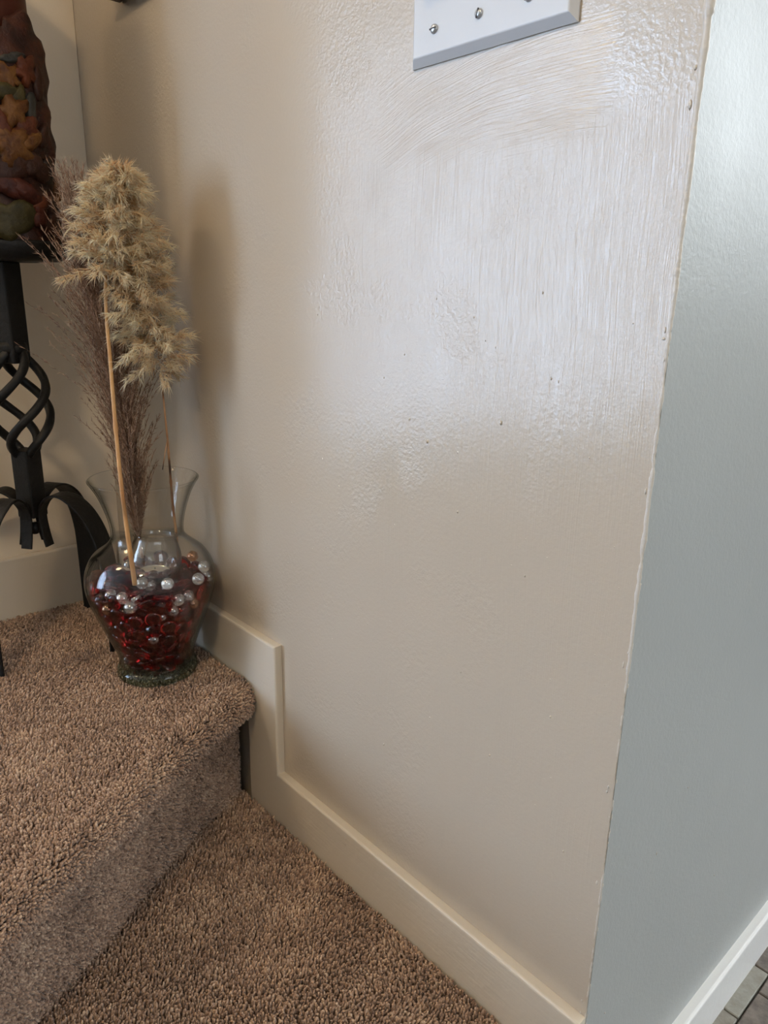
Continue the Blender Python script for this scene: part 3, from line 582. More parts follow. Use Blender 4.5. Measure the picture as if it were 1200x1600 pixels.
348, 106, 1132, 66, 12, 15, -71, 0, 423, 12, 764, 78, 3, -33, -52, 0, -185, 523, 1133, 29, 58, -20, 72, 1, -359, 281, 1050, 13, -61, -73, -23, 0,
-53, -546, 822, 42, 89, 2, -4, 0, 236, -561, 952, 33, -22, 79, -44, 0, 402, -322, 764, 79, -20, -43, -35, 0, 315, 183, 1077, 41, 2, -15, 89, 0,
179, -173, 583, 95, -25, 7, 11, 0, -610, 237, 1001, 48, 27, -52, -64, 0, -463, -212, 1087, 81, -11, -18, 53, 0, -339, -527, 847, 73, -54, 40, -2, 0,
326, -123, 668, 21, 61, 63, 40, 0, 512, -20, 754, 47, -21, 84, -8, 0, 277, 598, 1092, 2, 39, -78, 47, 0, 270, 253, 705, 10, -67, -67, -27, 0,
-660, -63, 1016, 28, 14, -86, -38, 1, -493, -443, 916, 74, -26, 57, 20, 0, 232, -348, 1013, 75, -9, 15, -63, 0, 532, -195, 1071, 60, 28, 13, -72, 0,
551, 452, 1040, 74, 51, -36, -21, 0, -280, 429, 1090, 78, -11, 60, -2, 0, -36, -42, 621, 20, 7, 10, 96, 0, -449, 2, 701, 18, 23, -93, -19, 0,
-315, -417, 1179, 25, 85, 40, 20, 0, 394, -325, 943, 64, -22, -69, -21, 0, 584, 49, 1200, 64, 10, -27, 69, 0, 142, 432, 944, 41, 44, 66, -43, 0,
-349, 171, 707, 35, -40, -83, 5, 0, -151, -256, 636, 2, -33, 93, 8, 0, -470, -395, 1092, 91, -15, 29, 23, 1, 140, -591, 1091, 3, -62, 61, 47, 0,
639, -299, 1018, 15, -59, 13, 77, 0, 465, 309, 1081, 15, 29, -42, -83, 0, -95, 97, 675, 60, 5, 8, 79, 0, -377, 248, 1107, 57, 8, -14, 79, 0,
447, -137, 835, 72, -31, -57, -20, 0, -226, -505, 1147, 11, -90, 0, -41, 0, 83, -563, 951, 30, 30, 61, -65, 0, 341, -148, 1072, 96, -10, 2, 22, 0,
381, 346, 690, 79, 32, -20, 46, 0, -375, 461, 1141, 86, -26, -37, 22, 0, -415, -371, 765, 26, -11, -23, -92, 0, 14, -222, 670, 12, 9, -98, 5, 0,
-96, -638, 968, 25, 33, -54, 72, 1, 399, -440, 920, 77, -52, -34, 4, 0, 500, 210, 1078, 90, -32, -23, 14, 0, -98, 376, 733, 21, -82, 44, 26, 0,
-396, -89, 734, 33, -43, 32, -76, 0, -378, -178, 1061, 39, -22, 88, 9, 0, -20, 150, 767, 38, 16, -4, -90, 0, 260, -407, 831, 37, 87, 0, 30, 0,
487, -187, 824, 29, -15, 78, -52, 0, 328, 320, 1143, 35, 92, -7, 3, 0, -202, 220, 743, 14, -11, 97, 4, 0, -605, -170, 996, 77, 55, 2, 29, 0,
-161, -434, 1026, 55, -51, -47, -45, 0, 179, -199, 680, 73, -11, 14, 64, 0, 526, -317, 893, 35, -64, 49, 46, 1, 522, 155, 844, 46, -38, 78, -12, 0,
88, 325, 690, 25, -94, -14, -9, 0, -255, 24, 738, 1, 69, -71, 4, 0, -496, -18, 822, 39, -33, -84, 10, 0, -95, -535, 1225, 48, 42, 74, 15, 0,
419, 315, 820, 48, -51, 69, 13, 0, 703, -105, 1033, 20, 57, -24, -75, 0, 299, 484, 1050, 86, -28, -38, 13, 0, -149, 375, 841, 17, -61, 70, 30, 0,
-483, -47, 953, 90, -31, 10, 25, 0, -223, -478, 783, 27, -16, 62, 71, 0, 323, -268, 763, 74, -39, -49, -21, 0, 203, -10, 659, 88, 22, -18, -36, 0,
409, 444, 1034, 59, -56, -50, -25, 1, -38, 272, 710, 60, 22, 29, -70, 0, -428, 251, 868, 44, -15, 77, -41, 0, 26, -20, 689, 94, -4, 30, -3, 0,
187, -473, 971, 7, 32, -79, 50, 0, 660, 67, 1117, 22, -76, -59, 7, 0, 102, 148, 659, 7, -69, 69, 16, 0, 315, 457, 891, 48, -68, 51, 15, 0,
-323, 352, 950, 55, -6, 81, 12, 0, -321, 62, 1080, 51, 30, -20, 77, 0, -313, -148, 964, 50, 0, -60, 61, 0, 523, -183, 972, 8, 97, -17, -2, 0,
661, 75, 963, 54, -3, 83, 6, 0, 377, 178, 788, 23, 17, 94, 12, 0, -86, 522, 835, 44, 10, 40, 78, 1, -249, 67, 798, 29, -13, -9, -93, 0,
-372, -340, 857, 8, -13, 39, 89, 0, 169, -75, 755, 24, -49, 80, -22, 0, 565, -105, 1069, 31, -79, 51, 4, 0, 551, 322, 946, 35, 5, 76, 53, 0,
292, 66, 784, 18, 26, -4, -94, 0, -177, 289, 1112, 78, 33, 9, -50, 0, -132, -97, 694, 13, 8, 1, -98, 0, -133, -521, 954, 10, -31, -66, -66, 0,
-3, -585, 1129, 50, -21, 48, -67, 0, 604, 181, 1019, 21, -57, -29, 72, 0, 238, 374, 820, 68, -56, 40, 21, 0, 116, 117, 724, 67, 1, 0, 73, 0,
-307, 228, 819, 20, 1, -53, 81, 1, -486, -278, 977, 90, 2, -40, 11, 0, 12, -377, 742, 1, 33, -93, 5, 0, 294, -121, 770, 24, 73, 59, 19, 0,
476, 261, 928, 80, 5, -44, 38, 0, 57, 431, 818, 20, -37, -87, -20, 0, -191, -366, 736, 59, -28, -38, -64, 0, -400, 87, 823, 22, -79, -43, 35, 0,
-264, -413, 861, 41, -4, -37, -82, 0, -181, -363, 1091, 7, 8, -65, -74, 0, 512, 50, 1089, 90, 32, 26, 3, 0, 111, 295, 782, 10, -64, 65, 38, 0,
0, 220, 888, 14, -89, -34, 25, 0, 91, 65, 810, 63, 27, -16, 70, 0, -337, -449, 997, 78, -41, -44, 9, 1, -90, -547, 1076, 65, 15, 5, 73, 0,
193, -357, 885, 46, 67, -27, 50, 0, 331, 357, 964, 28, 32, 57, 69, 0, -34, 380, 881, 93, 27, 20, -9, 0, -73, 20, 811, 38, -14, 89, 14, 0,
31, -205, 755, 17, 94, 27, -1, 0, -78, -461, 855, 69, -67, -2, -22, 0, 167, -258, 807, 34, -51, -77, 6, 0, 465, 20, 875, 82, -19, -13, 51, 0,
105, 299, 897, 84, -18, 9, -48, 0, -111, 173, 979, 40, 17, -24, 86, 0, -295, -231, 725, 23, 65, -71, -4, 0, 350, -73, 879, 93, 4, -34, -1, 0,
101, -483, 825, 65, -3, 75, 6, 1, 288, -236, 896, 33, 62, 66, -24, 0, 495, 93, 992, 61, 28, 25, 68, 0, -128, 461, 1011, 62, 60, 43, -24, 0,
-407, 106, 982, 15, -69, 19, -67, 0, -118, -88, 799, 8, -23, -21, 94, 0, 202, 237, 790, 96, 13, 19, -7, 0, -3, -337, 813, 87, 14, -9, -45, 0,
611, -16, 970, 3, -57, -4, 81, 0, 185, 353, 1013, 57, 50, 46, -43, 0, 26, 54, 969, 20, 51, 60, -56, 0, -338, -5, 911, 47, 50, -36, -62, 0,
-179, -251, 776, 21, 96, 4, -8, 0, -11, -149, 933, 13, 68, -7, -71, 0, 211, -123, 897, 50, 53, -45, 50, 1, 400, 97, 904, 47, -29, 13, 81, 0,
-195, 337, 904, 51, -1, -30, 80, 0, -129, 214, 818, 70, -2, -10, 70, 0, -456, -116, 878, 97, -8, 20, 0, 0, 30, -457, 984, 18, -83, 27, 43, 0,
-328, -219, 830, 71, -32, -25, -55, 0, 393, -75, 988, 30, -11, 5, 94, 0, 295, 242, 859, 83, 16, -5, 51, 0, -89, -132, 974, 3, -57, 1, 81, 0,
-258, -89, 805, 25, 39, 30, -82, 0, -173, -304, 944, 88, 15, -14, -40, 0, 94, -175, 918, 68, -20, -30, 62, 0, 55, -122, 792, 4, -4, 14, 98, 0,
352, 202, 973, 59, -30, 61, 41, 1, -13, 348, 994, 14, -6, 97, 12, 0, -298, 166, 926, 36, 33, 11, -86, 0, -140, -234, 870, 23, 13, 94, -16, 0,
-30, -341, 939, 78, -42, -31, 32, 0, 330, -218, 986, 53, -27, 42, 67, 0, 91, -40, 899, 66, -58, -33, -32, 0, 231, 141, 898, 25, -29, -50, 77, 0,
-174, 159, 883, 14, 6, 17, -96, 0, -215, -9, 927, 86, -35, 34, 6, 0, -231, -145, 930, 30, 9, 83, 44, 0, 109, -313, 947, 67, 64, 3, 36, 0,
85, 137, 953, 44, 77, -44, -6, 0,
)
gems = [GEMS[k:k+8] for k in range(0, len(GEMS), 8)]
def colored_glass(name, col, rough=.02, trans=1.0, **kw):
    m = mat(name, col, rough, .5, Transmission_Weight=trans, IOR=1.5, **kw); return m
M['gem'] = colored_glass('ruby_glass', (.32, .007, .010), .02)
M['gem2'] = colored_glass('bright_ruby_glass', (.58, .018, .018), .02)
M['pearl'] = colored_glass('clear_marble_glass', (.93, .91, .89), .05, 1.0, Thin_Film_Thickness=380.0, Thin_Film_IOR=1.6)
M['pearl'].node_tree.nodes['Principled BSDF'].inputs['Metallic'].default_value = .25
M['amber'] = colored_glass('amber_marble_glass', (.80, .48, .30), .05, 1.0, Thin_Film_Thickness=300.0, Thin_Film_IOR=1.6)
M['amber'].node_tree.nodes['Principled BSDF'].inputs['Metallic'].default_value = .2
bm = bmesh.new(); bmesh.ops.create_icosphere(bm, subdivisions=3, radius=1)
for q in bm.verts:
    z = q.co.z; rr = math.hypot(q.co.x, q.co.y)
    q.co.z = .0050*z if z > 0 else -.0026*(1-max(0, rr-.55)**2/.2025*1.0) if rr > .55 else -.0026
    q.co.x *= .0104; q.co.y *= .0104
me_g = bpy.data.meshes.new('glass_gem'); bm.to_mesh(me_g); bm.free(); me_g.materials.append(M['gem']); me_g.shade_smooth()
me_g2 = me_g.copy(); me_g2.materials[0] = M['gem2']
bm = bmesh.new(); bmesh.ops.create_icosphere(bm, subdivisions=3, radius=.0079)
me_p = bpy.data.meshes.new('glass_marble'); bm.to_mesh(me_p); bm.free(); me_p.materials.append(M['pearl']); me_p.shade_smooth()
me_a = me_p.copy(); me_a.materials[0] = M['amber']
CUPZ = .1335; cf = np.array([.913, -.407]); cs = np.array([.407, .913])   # towards the camera, to the camera's right
CUP = np.array([VX, VY]) + cf*.012 + cs*.004
pearls = [
    (173, 930, 0, 'clear pearly marble in the red gems, outer end of the row of three'), (191, 935, 0, 'clear pearly marble in the red gems, middle one of the row of three'),
    (211, 936, 0, 'clear pearly marble in the red gems, directly under the foot of the golden cane'), (202, 951, 0, 'clear marble in the red gems, alone just beneath the row of three'),
    (168, 952, 1, 'small amber marble in the red gems, beneath the outer end of the row of three'), (284, 940, 0, 'silvery marble in the red gems, first of the trio towards the baseboard'),
    (299, 933, 0, 'clear marble in the red gems, top one of the trio towards the baseboard'), (308, 944, 1, 'pinkish amber marble in the red gems, last of the trio towards the baseboard'),
    (252, 963, 0, 'clear marble at mid height in the vase, upper one of a short column'), (274, 957, 0, 'clear marble at mid height in the vase, between the short column and the trio'),
    (248, 977, 0, 'bright clear marble at mid height in the vase, lower one of a short column'), (323, 885, 0, 'bluish clear marble high in the vase on the side against the wall'),
    (333, 899, 0, 'clear marble touching the glass at the widest point beside the wall'), (319, 906, 0, 'clear marble just under the bluish one on the wall side of the vase'),
    (202, 883, 0, 'clear marble on the gem surface behind the golden cane'), (234, 914, 0, 'clear marble under the votive cup, nearer its middle'),
    (222, 911, 0, 'clear marble under the votive cup, nearer the golden cane'), (262, 912, 0, 'clear marble under the votive cup on the wall side'),
    (240, 1001, 0, 'dim clear marble deepest down among the red gems'), (301, 869, 1, 'brownish amber marble perched on top of the gems beside the wall')]
G_ = []
sk = 1.045
for g in gems:
    l = np.array([g[0], g[1], g[2]])/1e4; l[2] = .0145+(l[2]-.0145)*sk
    q = Quaternion([c/99. for c in g[3:7]]); q.normalize(); G_.append([l, q, 0])
pos = np.array([g[0]+VC for g in G_]); gx_, gy_ = proj(pos); dep = (pos-CAM)@RW[:, 2]*1.0
dep = ((pos-CAM)@RW)[:, 2]
used_ = set()
for p in pearls:
    sc_ = np.hypot(gx_-p[0], gy_-p[1])/11.0 + (dep-dep.min())/.030
    for u in used_: sc_[u] = 1e9
    k = int(np.argmin(sc_)); used_.add(k)
    d = ray(p[0], p[1]); P_ = CAM+d*(dep[k]-.002)/np.dot(d, RW[:, 2]); l = P_-VC
    # keep it inside the glass
    wall_r = np.interp(l[2], [z for r, z in o2], [r for r, z in o2])-.0022-.0082
    rr = math.hypot(l[0], l[1])
    if rr > wall_r: l[0] *= wall_r/rr; l[1] *= wall_r/rr
    G_[k][0] = l; G_[k][2] = 2 if p[2] else 1; G_[k].append(p[3])
inner = bmesh.new(); n_out = 0
zt = [z for r, z in o2]; rt = [r for r, z in o2]
# how far every gem lies from the glass or the open top
score = []
for l, q, ty in [g[:3] for g in G_]:
    rr = math.hypot(l[0], l[1]); score.append(min(np.interp(l[2], zt, rt)-rr, max(.150-l[2], 0)*1.1) if not ty else -1)
order = np.argsort(score); shown = set(order[:296].tolist())
dmin = sorted(score)[:3]
for i, (l, q, ty) in enumerate([g[:3] for g in G_]):
    if not ty:
        c2 = math.hypot(l[0]+VX-CUP[0], l[1]+VY-CUP[1])
        if l[2] > CUPZ-.008 and c2 < .034: continue
        if l[2] < .021: l[2] = max(l[2], .0185)
    if i in shown:
        if ty: o = bpy.data.objects.new('glass_marble', me_a if ty == 2 else me_p)
        else: o = bpy.data.objects.new('glass_gem', me_g2 if i % 3 == 0 else me_g)
        COL.objects.link(o); o.location = Vector(l+VC); o.rotation_mode = 'QUATERNION'; o.rotation_quaternion = q
        if ty: tag(o, G_[i][3], 'marble', 'amber marbles in the vase' if ty == 2 else 'clear marbles in the vase')
        elif l[2] > .125: tag(o, 'flat red glass gem in the top layer of the heap in the vase', 'glass gem', 'red glass gems on top of the heap')
        elif l[2] > .080: tag(o, 'flat red glass gem against the glass at the widest part of the vase', 'glass gem', 'red glass gems at the widest part of the vase')
        elif l[2] > .040: tag(o, 'flat red glass gem in the tapering lower half of the vase', 'glass gem', 'red glass gems in the lower half of the vase')
        else: tag(o, 'flat red glass gem at the very bottom just above the thick glass foot', 'glass gem', 'red glass gems at the bottom of the vase')
    else:
        g = bmesh.ops.create_icosphere(inner, subdivisions=2, radius=1); mt = Matrix.Translation(Vector(l+VC)) @ q.to_matrix().to_4x4() @ Matrix.Diagonal((.0104, .0104, .0042, 1))
        bmesh.ops.transform(inner, matrix=mt, verts=g['verts'])
o = from_bm('glass_gem', inner, M['gem'], smooth=True)
tag(o, 'red glass gems buried in the core of the vase filling', 'glass gem', kind='stuff')

# small votive cup on the gems
cup = thing('votive_cup', 'small round clear glass votive cup resting on the red gems', 'candle cup', (CUP[0], CUP[1], VZ+CUPZ))
cup.rotation_euler = (math.radians(-7), math.radians(-3), 0)
cp = spline([(.0, .0), (.012, .0), (.019, .0015), (.027, .009), (.0325, .020), (.0340, .031), (.0325, .042), (.0290, .052), (.0270, .058), (.0275, .0620)], 50)
cpi = [(max(r-.0017, 0), z+(.006 if r < .02 and z < .01 else 0.0012)) for r, z in cp if z > .0012]
lathe('bowl', [tuple(p) for p in cp]+[(.0285, .0632), (.0283, .0645), (.0270, .0650), (.0257, .0640), (.0256, .0625)]+[(r, z) for r, z in cpi[::-1] if z < .0615]+[(0, .0072)], M['glass_cup'], cup, 64)
M['wax'] = mat('pale_wax', (.80, .74, .66), .28, .6, Subsurface_Weight=.2); M['wax'].node_tree.nodes['Principled BSDF'].inputs['Subsurface Radius'].default_value = (.01, .006, .004)
t = NT(M['wax']); t.bump(t.noise(t.co(), 120, 2), .0008)
M['foil'] = mat('aluminium_foil_cup', (.75, .74, .72), .25, .5, 1.0)
M['mauve'] = colored_glass('smoky_mauve_glass', (.62, .50, .52), .06, .85)
mc = cup.matrix_basis.copy()
cup_m = Matrix.Translation(Vector(cup.location)) @ cup.rotation_euler.to_matrix().to_4x4()
tl = thing('tealight', 'pale wax tealight lying in the small glass cup', 'tealight'); tl.matrix_world = cup_m @ Matrix.Translation((0, 0, .0092))
lathe('foil_cup', [(0, 0), (.0180, 0), (.0185, .001), (.0187, .0085), (.0190, .0092), (.0183, .0088), (.0180, .0055), (0, .0055)], M['foil'], tl, 40)
lathe('wax', [(0, .0079), (.006, .0076), (.013, .0070), (.0170, .0074), (.01775, .0080), (.01775, .0058), (0, .0058)], M['wax'], tl, 40)
lathe('wick', [(0, .0105), (.0006, .0103), (.0006, .0078), (0, .0078)], M['slot'], tl, 8)
bm = bmesh.new(); bmesh.ops.create_icosphere(bm, subdivisions=3, radius=1)
for q in bm.verts: q.co = Vector((q.co.x*.0062, q.co.y*.0062, q.co.z*.0038))
me_m = bpy.data.meshes.new('glass_pebble'); bm.to_mesh(me_m); bm.free(); me_m.materials.append(M['mauve']); me_m.shade_smooth()
for k in range(9):
    a = 2*PI*k/9+.2; r_ = .0248
    o = bpy.data.objects.new('glass_pebble', me_m); COL.objects.link(o); o.matrix_world = cup_m @ Matrix.Translation((r_*math.cos(a), r_*math.sin(a), .0180)) @ Matrix.Rotation(a, 4, 'Z') @ Matrix.Rotation(math.radians(-32), 4, 'Y')
    tag(o, 'smoky mauve glass pebble around the tealight inside the small cup', 'glass pebble', 'glass pebbles in the votive cup')

# ---------------------------------------------------------------- dried grasses
def hair_mat(name, stops, trans=.25):
    m = mat(name, stops[0][1], .75, .25); t = NT(m); at = t.new('ShaderNodeAttribute', attribute_name='tone').outputs['Fac']; col = t.ramp(at, stops)
    t.l.new(col, t.b.inputs['Base Color']); tl_ = t.new('ShaderNodeBsdfTranslucent'); t.l.new(col, tl_.inputs[0]); mxs = t.new('ShaderNodeMixShader'); mxs.inputs[0].default_value = trans
    out = t.n.get('Material Output'); t.l.new(t.b.outputs[0], mxs.inputs[1]); t.l.new(tl_.outputs[0], mxs.inputs[2]); t.l.new(mxs.outputs[0], out.inputs[0]); return m
M['cream_plume'] = hair_mat('cream_pampas', [(0, (.62, .36, .17)), (.25, (.95, .70, .42)), (.5, (1.0, .86, .60)), (1, (1.0, .96, .80))], .45)
M['brown_plume'] = hair_mat('brown_reed', [(0, (.16, .085, .055)), (.4, (.33, .20, .135)), (.75, (.52, .36, .255)), (1, (.74, .57, .42))], .2)
M['stem'] = mat('golden_cane', (.50, .25, .085), .45, .4)
t = NT(M['stem']); n_ = t.noise(t.scale(t.co(), (60, 60, 14)), 1, 3); t.l.new(t.ramp(n_, [(.3, (.40, .17, .055)), (.6, (.62, .36, .15)), (.8, (.70, .46, .23))]), t.b.inputs['Base Color']); t.bump(n_, .0005)
M['stem2'] = mat('brown_cane', (.30, .15, .07), .5, .4)
t = NT(M['stem2']); n_ = t.noise(t.scale(t.co(), (20, 20, 26)), 1, 2); t.l.new(t.ramp(n_, [(.35, (.045, .022, .014)), (.5, (.26, .12, .05)), (.62, (.52, .30, .15))]), t.b.inputs['Base Color']); t.bump(n_, .0005)

def norm(v): return v/(np.linalg.norm(v, axis=-1, keepdims=True)+1e-12)
def hair_mesh(name, S, D, Lh, W, tone, droop, m, parent):
    """tapered bent fibres: S starts, D directions"""
    n = len(S); r = rng.normal(size=(n, 3)); side = norm(np.cross(D, r)); third = norm(np.cross(D, side)); v = np.empty((n, 7, 3)); g = np.array([0, 0, -1.])
    mid = S+D*(Lh*.5)[:, None]+g*(droop*Lh*.12)[:, None]; tip = S+D*(Lh)[:, None]+g*(droop*Lh*.5)[:, None]; w = W[:, None]
    for k in range(3):
        a = 2*PI*k/3; e = side*math.cos(a)+third*math.sin(a); v[:, k] = S+e*w*.5; v[:, 3+k] = mid+e*w*.42
    v[:, 6] = tip
    F = np.array([(0, 1, 4), (0, 4, 3), (1, 2, 5), (1, 5, 4), (2, 0, 3), (2, 3, 5), (3, 4, 6), (4, 5, 6), (5, 3, 6)])
    faces = (F[None]+(np.arange(n)*7)[:, None, None]).reshape(-1, 3); me = bpy.data.meshes.new(name)
    me.vertices.add(n*7); me.vertices.foreach_set('co', v.reshape(-1)); me.loops.add(faces.size); me.loops.foreach_set('vertex_index', faces.reshape(-1).astype(np.int32))
    me.polygons.add(len(faces)); me.polygons.foreach_set('loop_start', np.arange(0, faces.size, 3, dtype=np.int32)); me.polygons.foreach_set('loop_total', np.full(len(faces), 3, np.int32)); me.update(calc_edges=True); me.validate()
    at_ = me.attributes.new('tone', 'FLOAT', 'POINT'); at_.data.foreach_set('value', np.repeat(np.clip(tone, 0, 1), 7).astype(np.float32))
    o = link(name, me, m, parent, smooth=True); o['kind'] = 'stuff'; return o
def clampY(P, lim=-.003): P[:, 1] = np.minimum(P[:, 1], lim); P[:, 0] = np.maximum(P[:, 0], XB+.003); return P
def fluffy(parent, path, nb, blen, per, hlen, m):
    """feathery plume: branchlets arch out of the rachis and carry sprays of fine hairs"""
    path = spline(path, 60); S, D, L_, W_, T_ = [], [], [], [], []
    for b in range(nb):
        u = (b+.5)/nb; u = u**.9; i = min(int(u*59), 58); p0 = path[i]; t_ = norm(path[i+1]-path[i]); a = b*2.399+rng.normal(0, .25); side = norm(np.cross(t_, [.3, .2, .9])); up = np.cross(t_, side)
        out = side*math.cos(a)+up*math.sin(a); bl = blen(u)*(1+rng.normal(0, .14)); rise = .55*rng.uniform(.2, 1.5) if u > .08 else rng.uniform(-.3, .3)
        d0 = norm(out+t_*rise); n = per
        s = rng.uniform(.10, 1, n)**.8; droop = np.array([0, 0, -1.])*(bl*.28)
        base = p0+d0*(bl*s)[:, None]+droop*(s**2)[:, None]+rng.normal(0, .0022, (n, 3)); tdir = norm(d0+droop*2*s[:, None]/bl)
        # a few hairs leave each floret together
        dirs = norm(tdir*rng.uniform(.7, 1.5, (n, 1))+rng.normal(0, .50, (n, 3)))
        bt = rng.normal(.0, .10)
        for h in range(5):
            S.append(base+rng.normal(0, .0004, (n, 3))); D.append(norm(dirs+rng.normal(0, .22, (n, 3)))); L_.append(hlen*rng.uniform(.55, 1.25, n)); W_.append(np.full(n, .00068)); T_.append(.25+.45*s+bt+rng.normal(0, .24, n))
    S, D, L_, W_, T_ = map(np.concatenate, (S, D, L_, W_, T_))
    S = clampY(S); tip = S+D*L_[:, None]; bad = tip[:, 1] > -.001; D[bad, 1] *= -1
    o = hair_mesh('plume', S, D, L_, W_, T_, rng.uniform(0, .8, len(S)), m, parent); print('plume', len(S)); return o
def stemobj(parent, pts, r0, r1, m, n=60, knots=()):
    path = spline(pts, n); s = np.linspace(r0, r1, n)/r0
    for k in knots: s[int(k*n)] *= 1.30
    return sweep('stem', path, circle(r0, 8), m, parent, ref=(.2, .9, .1), scale=s)
WP = lambda px, py, off=0.: on_plane(px, py, VC, off)
# first stem, in front
st = thing('pampas_stem', 'taller cream pampas plume on a golden cane, highest in the vase', 'dried grass', tuple(WP(210, 912, .045)))
def rel_all(o, r): o.matrix_parent_inverse = Matrix.Translation(-Vector(r.location)); return o
rel_all(stemobj(st, [WP(211, 914, .050), WP(203, 860, .049), WP(196, 810, .044), WP(189, 755, .034), WP(180, 660, .022), WP(172, 560, .012), WP(166, 490, .004), WP(165, 430, 0)], .0031, .0019, M['stem'], knots=(.55,)), st)
def blA(u): return np.interp(u, [0, .15, .45, .8, 1], [.043, .045, .040, .035, .020])
pA = [WP(165, 424, .0), WP(168, 385, .0), WP(176, 340, -.005), WP(183, 300, -.005), WP(184, 268, -.005)]
rel_all(fluffy(st, pA, 95, blA, 28, .0160, M['cream_plume']), st)
# second stem
st2 = thing('pampas_stem', 'shorter cream pampas plume on a thin brown cane, leaning near the wall', 'dried grass', tuple(WP(276, 838, -.02)))
rel_all(stemobj(st2, [WP(279, 872, -.020), WP(275, 830, -.020), WP(270, 790, -.020), WP(266, 740, -.018), WP(262, 690, -.015), WP(257, 640, -.012), WP(252, 585, -.010)], .0021, .0010, M['stem2'], knots=(.33, .45, .6)), st2)
br = sweep('side_shoot', spline([WP(261, 690, -.015), WP(258, 706, -.012), WP(254, 734, -.010)], 12), circle(.0007, 6), M['stem2'], st2, ref=(.2, .9, .1)); rel_all(br, st2)
def blB(u): return np.interp(u, [0, .2, .5, .85, 1], [.036, .042, .042, .036, .026])
pB = [WP(251, 580, -.010), WP(243, 540, -.008), WP(232, 495, -.006), WP(222, 450, -.006), WP(212, 400, -.008), WP(206, 345, -.010)]
rel_all(fluffy(st2, pB, 105, blB, 25, .0155, M['cream_plume']), st2)
# brown wispy reed
st3 = thing('reed_plume', 'narrow wispy brown reed plume fanning out beside the iron stand', 'dried grass', tuple(WP(218, 850, -.02)))
pc = [WP(222, 872, -.015), WP(216, 830, -.018), WP(208, 760, -.022), WP(197, 690, -.028), WP(183, 610, -.032), WP(167, 530, -.034), WP(150, 460, -.034), WP(138, 400, -.032), WP(127, 350, -.028)]
rel_all(stemobj(st3, pc, .0020, .0008, M['stem2']), st3)
path = spline(pc, 200); S, D, L_, W_, T_ = [], [], [], [], []
for b in range(950):
    u = rng.uniform(.06, .93); i = int(u*198); p0 = path[i]; t_ = norm(path[i+1]-path[i]); a = rng.uniform(0, 6.28); side = norm(np.cross(t_, [.3, .9, .1])); up = np.cross(t_, side)
    w = np.interp(u, [0, .15, .5, .8, 1], [.12, .22, .34, .20, .12])*rng.uniform(.3, 1.25)
    if rng.uniform() < .10 and .2 < u < .75: w += .22
    out = side*math.cos(a)+up*math.sin(a); d0 = norm(t_+out*w); bl = np.interp(u, [0, .1, .5, 1], [.06, .085, .13, .075])*rng.uniform(.6, 1.25)
    s = np.linspace(0, 1, 26); curve = p0+d0*(bl*s)[:, None]+out*(bl*.10*w/.25*(s**2))[:, None]-np.array([0, 0, 1.])*(bl*.05*s**2)[:, None]
    dd = norm(np.gradient(curve, axis=0)); bt = rng.normal(0, .16)
    S.append(curve[:-1]); D.append(dd[:-1]); L_.append(np.full(25, bl/25*1.25)); W_.append(np.full(25, .00042)); T_.append(np.full(25, .35+bt))       # the strand itself
    n = 44; q = rng.uniform(.12, 1, n); P = np.stack([np.interp(q, s, curve[:, k]) for k in range(3)], 1); dn = np.stack([np.interp(q, s, dd[:, k]) for k in range(3)], 1)
    S.append(P); D.append(norm(dn+rng.normal(0, .34, (n, 3)))); L_.append(rng.uniform(.0035, .0085, n)); W_.append(rng.uniform(.0004, .00085, n)); T_.append(.42+bt+rng.normal(0, .2, n)+.15*(u-.5))
S, D, L_, W_, T_ = map(np.concatenate, (S, D, L_, W_, T_)); S = clampY(S)
# keep what is inside the neck inside it
loc = S-VC; rr = np.hypot(loc[:, 0], loc[:, 1]); lim = np.interp(loc[:, 2], zt, rt)-.006; m_ = (loc[:, 2] < .268) & (rr > lim); S[m_, 0] = VC[0]+loc[m_, 0]*lim[m_]/rr[m_]; S[m_, 1] = VC[1]+loc[m_, 1]*lim[m_]/rr[m_]
rel_all(hair_mesh('plume', S, D, L_, W_, T_, np.zeros(len(S)), M['brown_plume'], st3), st3); print('reed', len(S))

# ---------------------------------------------------------------- wrought iron candle stand
M['iron'] = mat('blackened_iron', (.011, .010, .009), .5, .30, .2)
t = NT(M['iron']); c = t.co(); n_ = t.noise(c, 140, 4, .6); t.bump(n_, .0012); t.l.new(t.smooth(t.noise(c, 30, 3), .3, .7, .42, .6), t.b.inputs['Roughness'])
AX, AY = -1.08, -.172
stand = thing('candle_stand', 'black wrought iron candle stand with twisted basket stem and arched strap legs', 'candle holder', (AX, AY, Z_TR))
def S_(o): return rel_all(o, stand)
def A_(r, z, a): return np.array([AX+r*math.cos(a), AY+r*math.sin(a), z])
PANZ = .733
S_(lathe('pan', [(0, PANZ-.003), (.05, PANZ-.0025), (.070, PANZ-.001), (.0775, PANZ+.003), (.0790, PANZ+.018), (.0782, PANZ+.0215), (.0765, PANZ+.019), (.0750, PANZ+.006), (.066, PANZ+.003), (0, PANZ+.003)], M['iron'], stand, 64, (AX, AY, 0), fn=lambda r, z, a: (r+.0006*math.sin(7*a), z)))
bm = box_bm(-.0148, .0148, -.0148, .0148, 0, PANZ-.6035, .002, 2); bmesh.ops.transform(bm, matrix=Matrix.Translation((AX, AY, .6005)) @ Matrix.Rotation(.5, 4, 'Z'), verts=bm.verts); S_(from_bm('upper_post', bm, M['iron'], stand))
z0, z1 = .470, .622
